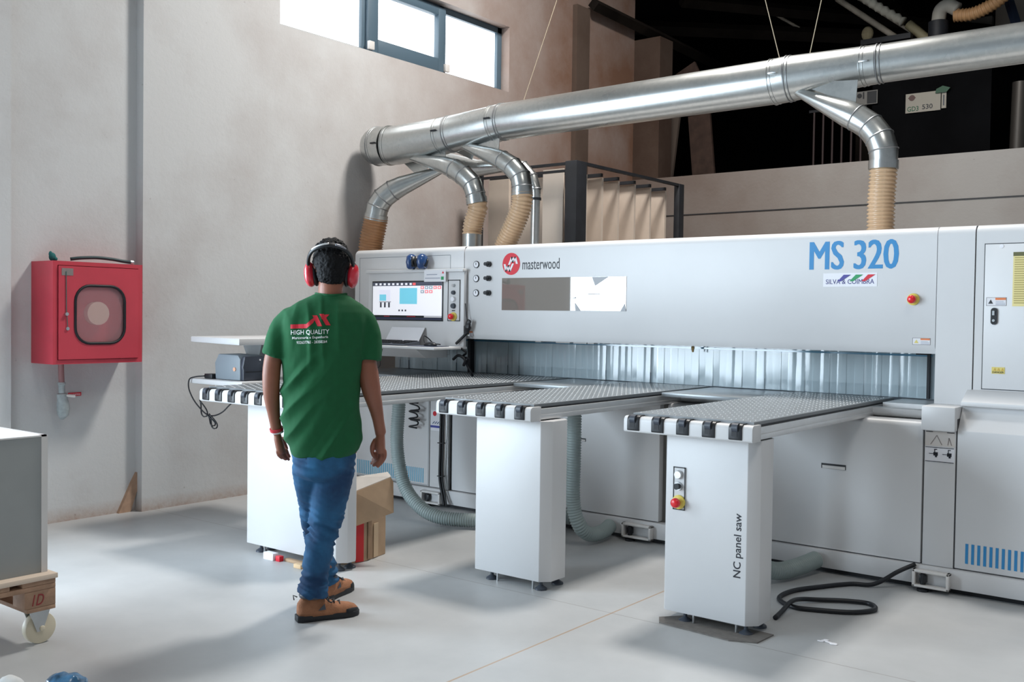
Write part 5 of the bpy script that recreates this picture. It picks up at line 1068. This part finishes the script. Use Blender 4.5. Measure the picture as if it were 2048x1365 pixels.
# jeans
JN = bpy.data.materials.new('blue_denim'); JN.use_nodes = True; nt = JN.node_tree; b_ = nt.nodes['Principled BSDF']; b_.inputs['Roughness'].default_value = 0.8
tc = nt.nodes.new('ShaderNodeTexCoord'); n_ = nt.nodes.new('ShaderNodeTexNoise'); n_.inputs['Scale'].default_value = 7; n_.inputs['Detail'].default_value = 6; nt.links.new(tc.outputs['Object'], n_.inputs['Vector'])
r_ = nt.nodes.new('ShaderNodeValToRGB'); r_.color_ramp.elements[0].position = .35; r_.color_ramp.elements[0].color = S(8, 52, 90); r_.color_ramp.elements[1].position = .70; r_.color_ramp.elements[1].color = S(38, 102, 146)
nt.links.new(n_.outputs['Fac'], r_.inputs[0]); nt.links.new(r_.outputs[0], b_.inputs['Base Color'])
jn = MB()
jn.loft([(P(645, 0)[0], 0.0, P(0, y)[2], hw * SC, ry) for y, hw, ry in ((875, 56, .11), (900, 63, .118), (925, 62, .12), (945, 55, .11), (955, 40, .09))], 28, power=2.2)
jn.tube(catmull([P(671, 900, 0), P(664, 940, .0), P(656, 985, .01), P(650, 1040, .03), P(638, 1090, .02), P(631, 1130, .005), P(627, 1165, 0), P(625, 1192, 0)], 4), [.082, .086, .090, .093, .095, .094, .093, .090, .087, .084, .081, .078, .075, .073, .071, .069, .067, .065, .063, .062, .0615, .061, .061, .061, .062, .063, .063, .063, .062][:29], 22)
jn.tube(catmull([P(618, 905, 0.01), P(620, 945, .03), P(626, 990, .08), P(631, 1040, .15), P(636, 1090, .23), P(646, 1125, .29), P(655, 1160, .33)], 4), [.080, .083, .085, .085, .083, .082, .080, .078, .076, .073, .070, .067, .065, .063, .061, .060, .058, .057, .056, .055, .055, .055, .055, .054, .054], 22)
def crease(c, n):
    knee = math.exp(-((c.z - 0.42) / 0.12) ** 2) + 1.2 * math.exp(-((c.z - 0.14) / 0.09) ** 2) + .5 * math.exp(-((c.z - .70) / .08) ** 2)
    w1 = noise.noise(Vector((c.x * 9, c.y * 9, c.z * 34 + c.x * 14))); w2 = noise.noise(c * 16)
    return (1 - abs(w1) * 2.6) * 0.011 * knee + w2 * 0.004 - .004 * knee
jo = remeshed(jn, 'jeans', JN, pe, 0.006, 3, crease)
g = MB(); g.tube(catmull([P(608, 903, -.10), P(611, 925, -.10), P(614, 948, -.095)], 4), 0.0018, 6); place(g).build('jeans_seam', mat('denim_stitch', S(30, 58, 95), 0.8), pe)
# wristband
g = MB(); a = P(551.5, 853, .042); b = P(552.5, 858, .046); g.tube([a, b], 0.0305, 20); place(g).build('wristband', mat('red_band', S(196, 48, 62), 0.5), pe, smooth='auto')
g = MB(); a = P(552.5, 858, .046); b = P(553.0, 862, .048); g.tube([a, b], 0.0300, 20); place(g).build('wristband', mat('white_band', S(225, 215, 220), 0.5), pe, smooth='auto')
# boots
BRN = mat('brown_suede', S(160, 108, 76), 0.8, var=0.18, scale=22, bump=0.3, bscale=150); SOLE = mat('black_boot_rubber', S(24, 25, 30), 0.6)
def boot(heel, direc, label):
    d = Vector((direc[0], direc[1], 0)).normalized(); sd = Vector((d.y, -d.x, 0)); rt = bpy.data.objects.new('boot', None); C.objects.link(rt); rt.parent = pe
    rt['label'] = label
    def T(a, b, z): return heel + d * a + sd * b + Vector((0, 0, z))
    prof_ = [(0.0, .026), (.02, .037), (.06, .040), (.12, .038), (.17, .044), (.22, .049), (.26, .044), (.285, .030), (.296, .012)]
    g = MB(); top = [T(a, w_ - .0, .030 if a < .2 else .026) for a, w_ in prof_] + [T(a, -w_, .030 if a < .2 else .026) for a, w_ in prof_[::-1]]; bot = [Vector((p.x, p.y, heel.z + (0 if i not in () else 0))) for i, p in enumerate(top)]
    n = len(top); g.add(top + bot, [list(range(n)), list(range(2 * n - 1, n - 1, -1))] + [[i, (i + 1) % n, n + (i + 1) % n, n + i] for i in range(n)]); place(g).build('sole', SOLE, rt, bevel=0.004)
    secs_ = [(.008, .022, .085), (.03, .036, .112), (.07, .040, .118), (.11, .040, .108), (.145, .042, .088), (.18, .044, .072), (.215, .046, .066), (.25, .042, .060), (.275, .030, .050), (.289, .012, .036)]
    g = MB(); rr_ = []
    for a, w_, h_ in secs_:
        rr_.append([T(a, w_ * math.copysign(abs(math.cos(t)) ** .75, math.cos(t)), .024 + (h_ - .024) * abs(math.sin(t)) ** .8) for t in [PI * k / 14 for k in range(15)]])
    g.rings(rr_); up = place(g).build('upper', BRN, rt, smooth=True)
    g = MB(); rr_ = []
    for a, w_, h_ in ((.222, .049, .058), (.25, .0455, .060), (.276, .034, .052), (.2915, .014, .040)):
        rr_.append([T(a, (w_) * math.copysign(abs(math.cos(t)) ** .7, math.cos(t)), .022 + (h_ - .030) * abs(math.sin(t)) ** .7) for t in [PI * k / 14 for k in range(15)]])
    g.rings(rr_); place(g).build('toe_cap', SOLE, up, smooth=True)
    g = MB(); g.tube([T(.03 + 0.036 - 0.042 * math.cos(t), .042 * math.sin(t), .112 + .004 * math.cos(t)) for t in [2 * PI * k / 18 for k in range(18)]], 0.011, 8, closed=True); place(g).build('collar', DGREY, up, smooth=True)
    g = MB()
    for k in range(4): a = .118 + k * .026; h_ = .106 - k * .012; g.tube([T(a, .026, h_ - .008), T(a + .006, 0, h_ + .004), T(a, -.026, h_ - .008)], 0.0035, 6)
    g.tube(catmull([T(.125, 0, .108), T(.13, .03, .098), T(.15, .042, .08), T(.165, .03, .088)], 4), 0.003, 6); g.tube(catmull([T(.125, 0, .108), T(.12, -.03, .1), T(.14, -.044, .078), T(.16, -.05, .07)], 4), 0.003, 6)
    place(g).build('laces', BLACK, up, smooth=True)
    g = MB(); g.tube([T(.004, 0, .112), T(-.014, 0, .122), T(-.010, 0, .10)], 0.003, 6); place(g).build('heel_loop', BLACK, up)
    for s in (-1, 1):
        g = MB(); g.add([T(.09, s * .0425, .05), T(.125, s * .0435, .052), T(.12, s * .042, .078), T(.09, s * .044, .05), T(.125, s * .0450, .052), T(.12, s * .0435, .078)], [[0, 1, 2], [5, 4, 3]]); place(g).build('side_patch', DGREY, up)
boot(Vector((P(593, 1240)[0], -0.012, 0.0)), (0.955, 0.30), 'near brown boot, toe pointing right')
boot(Vector((P(648, 1200, .28)[0] - .02, 0.27, 0.0)), (0.50, 0.86), 'far brown boot partly hidden')
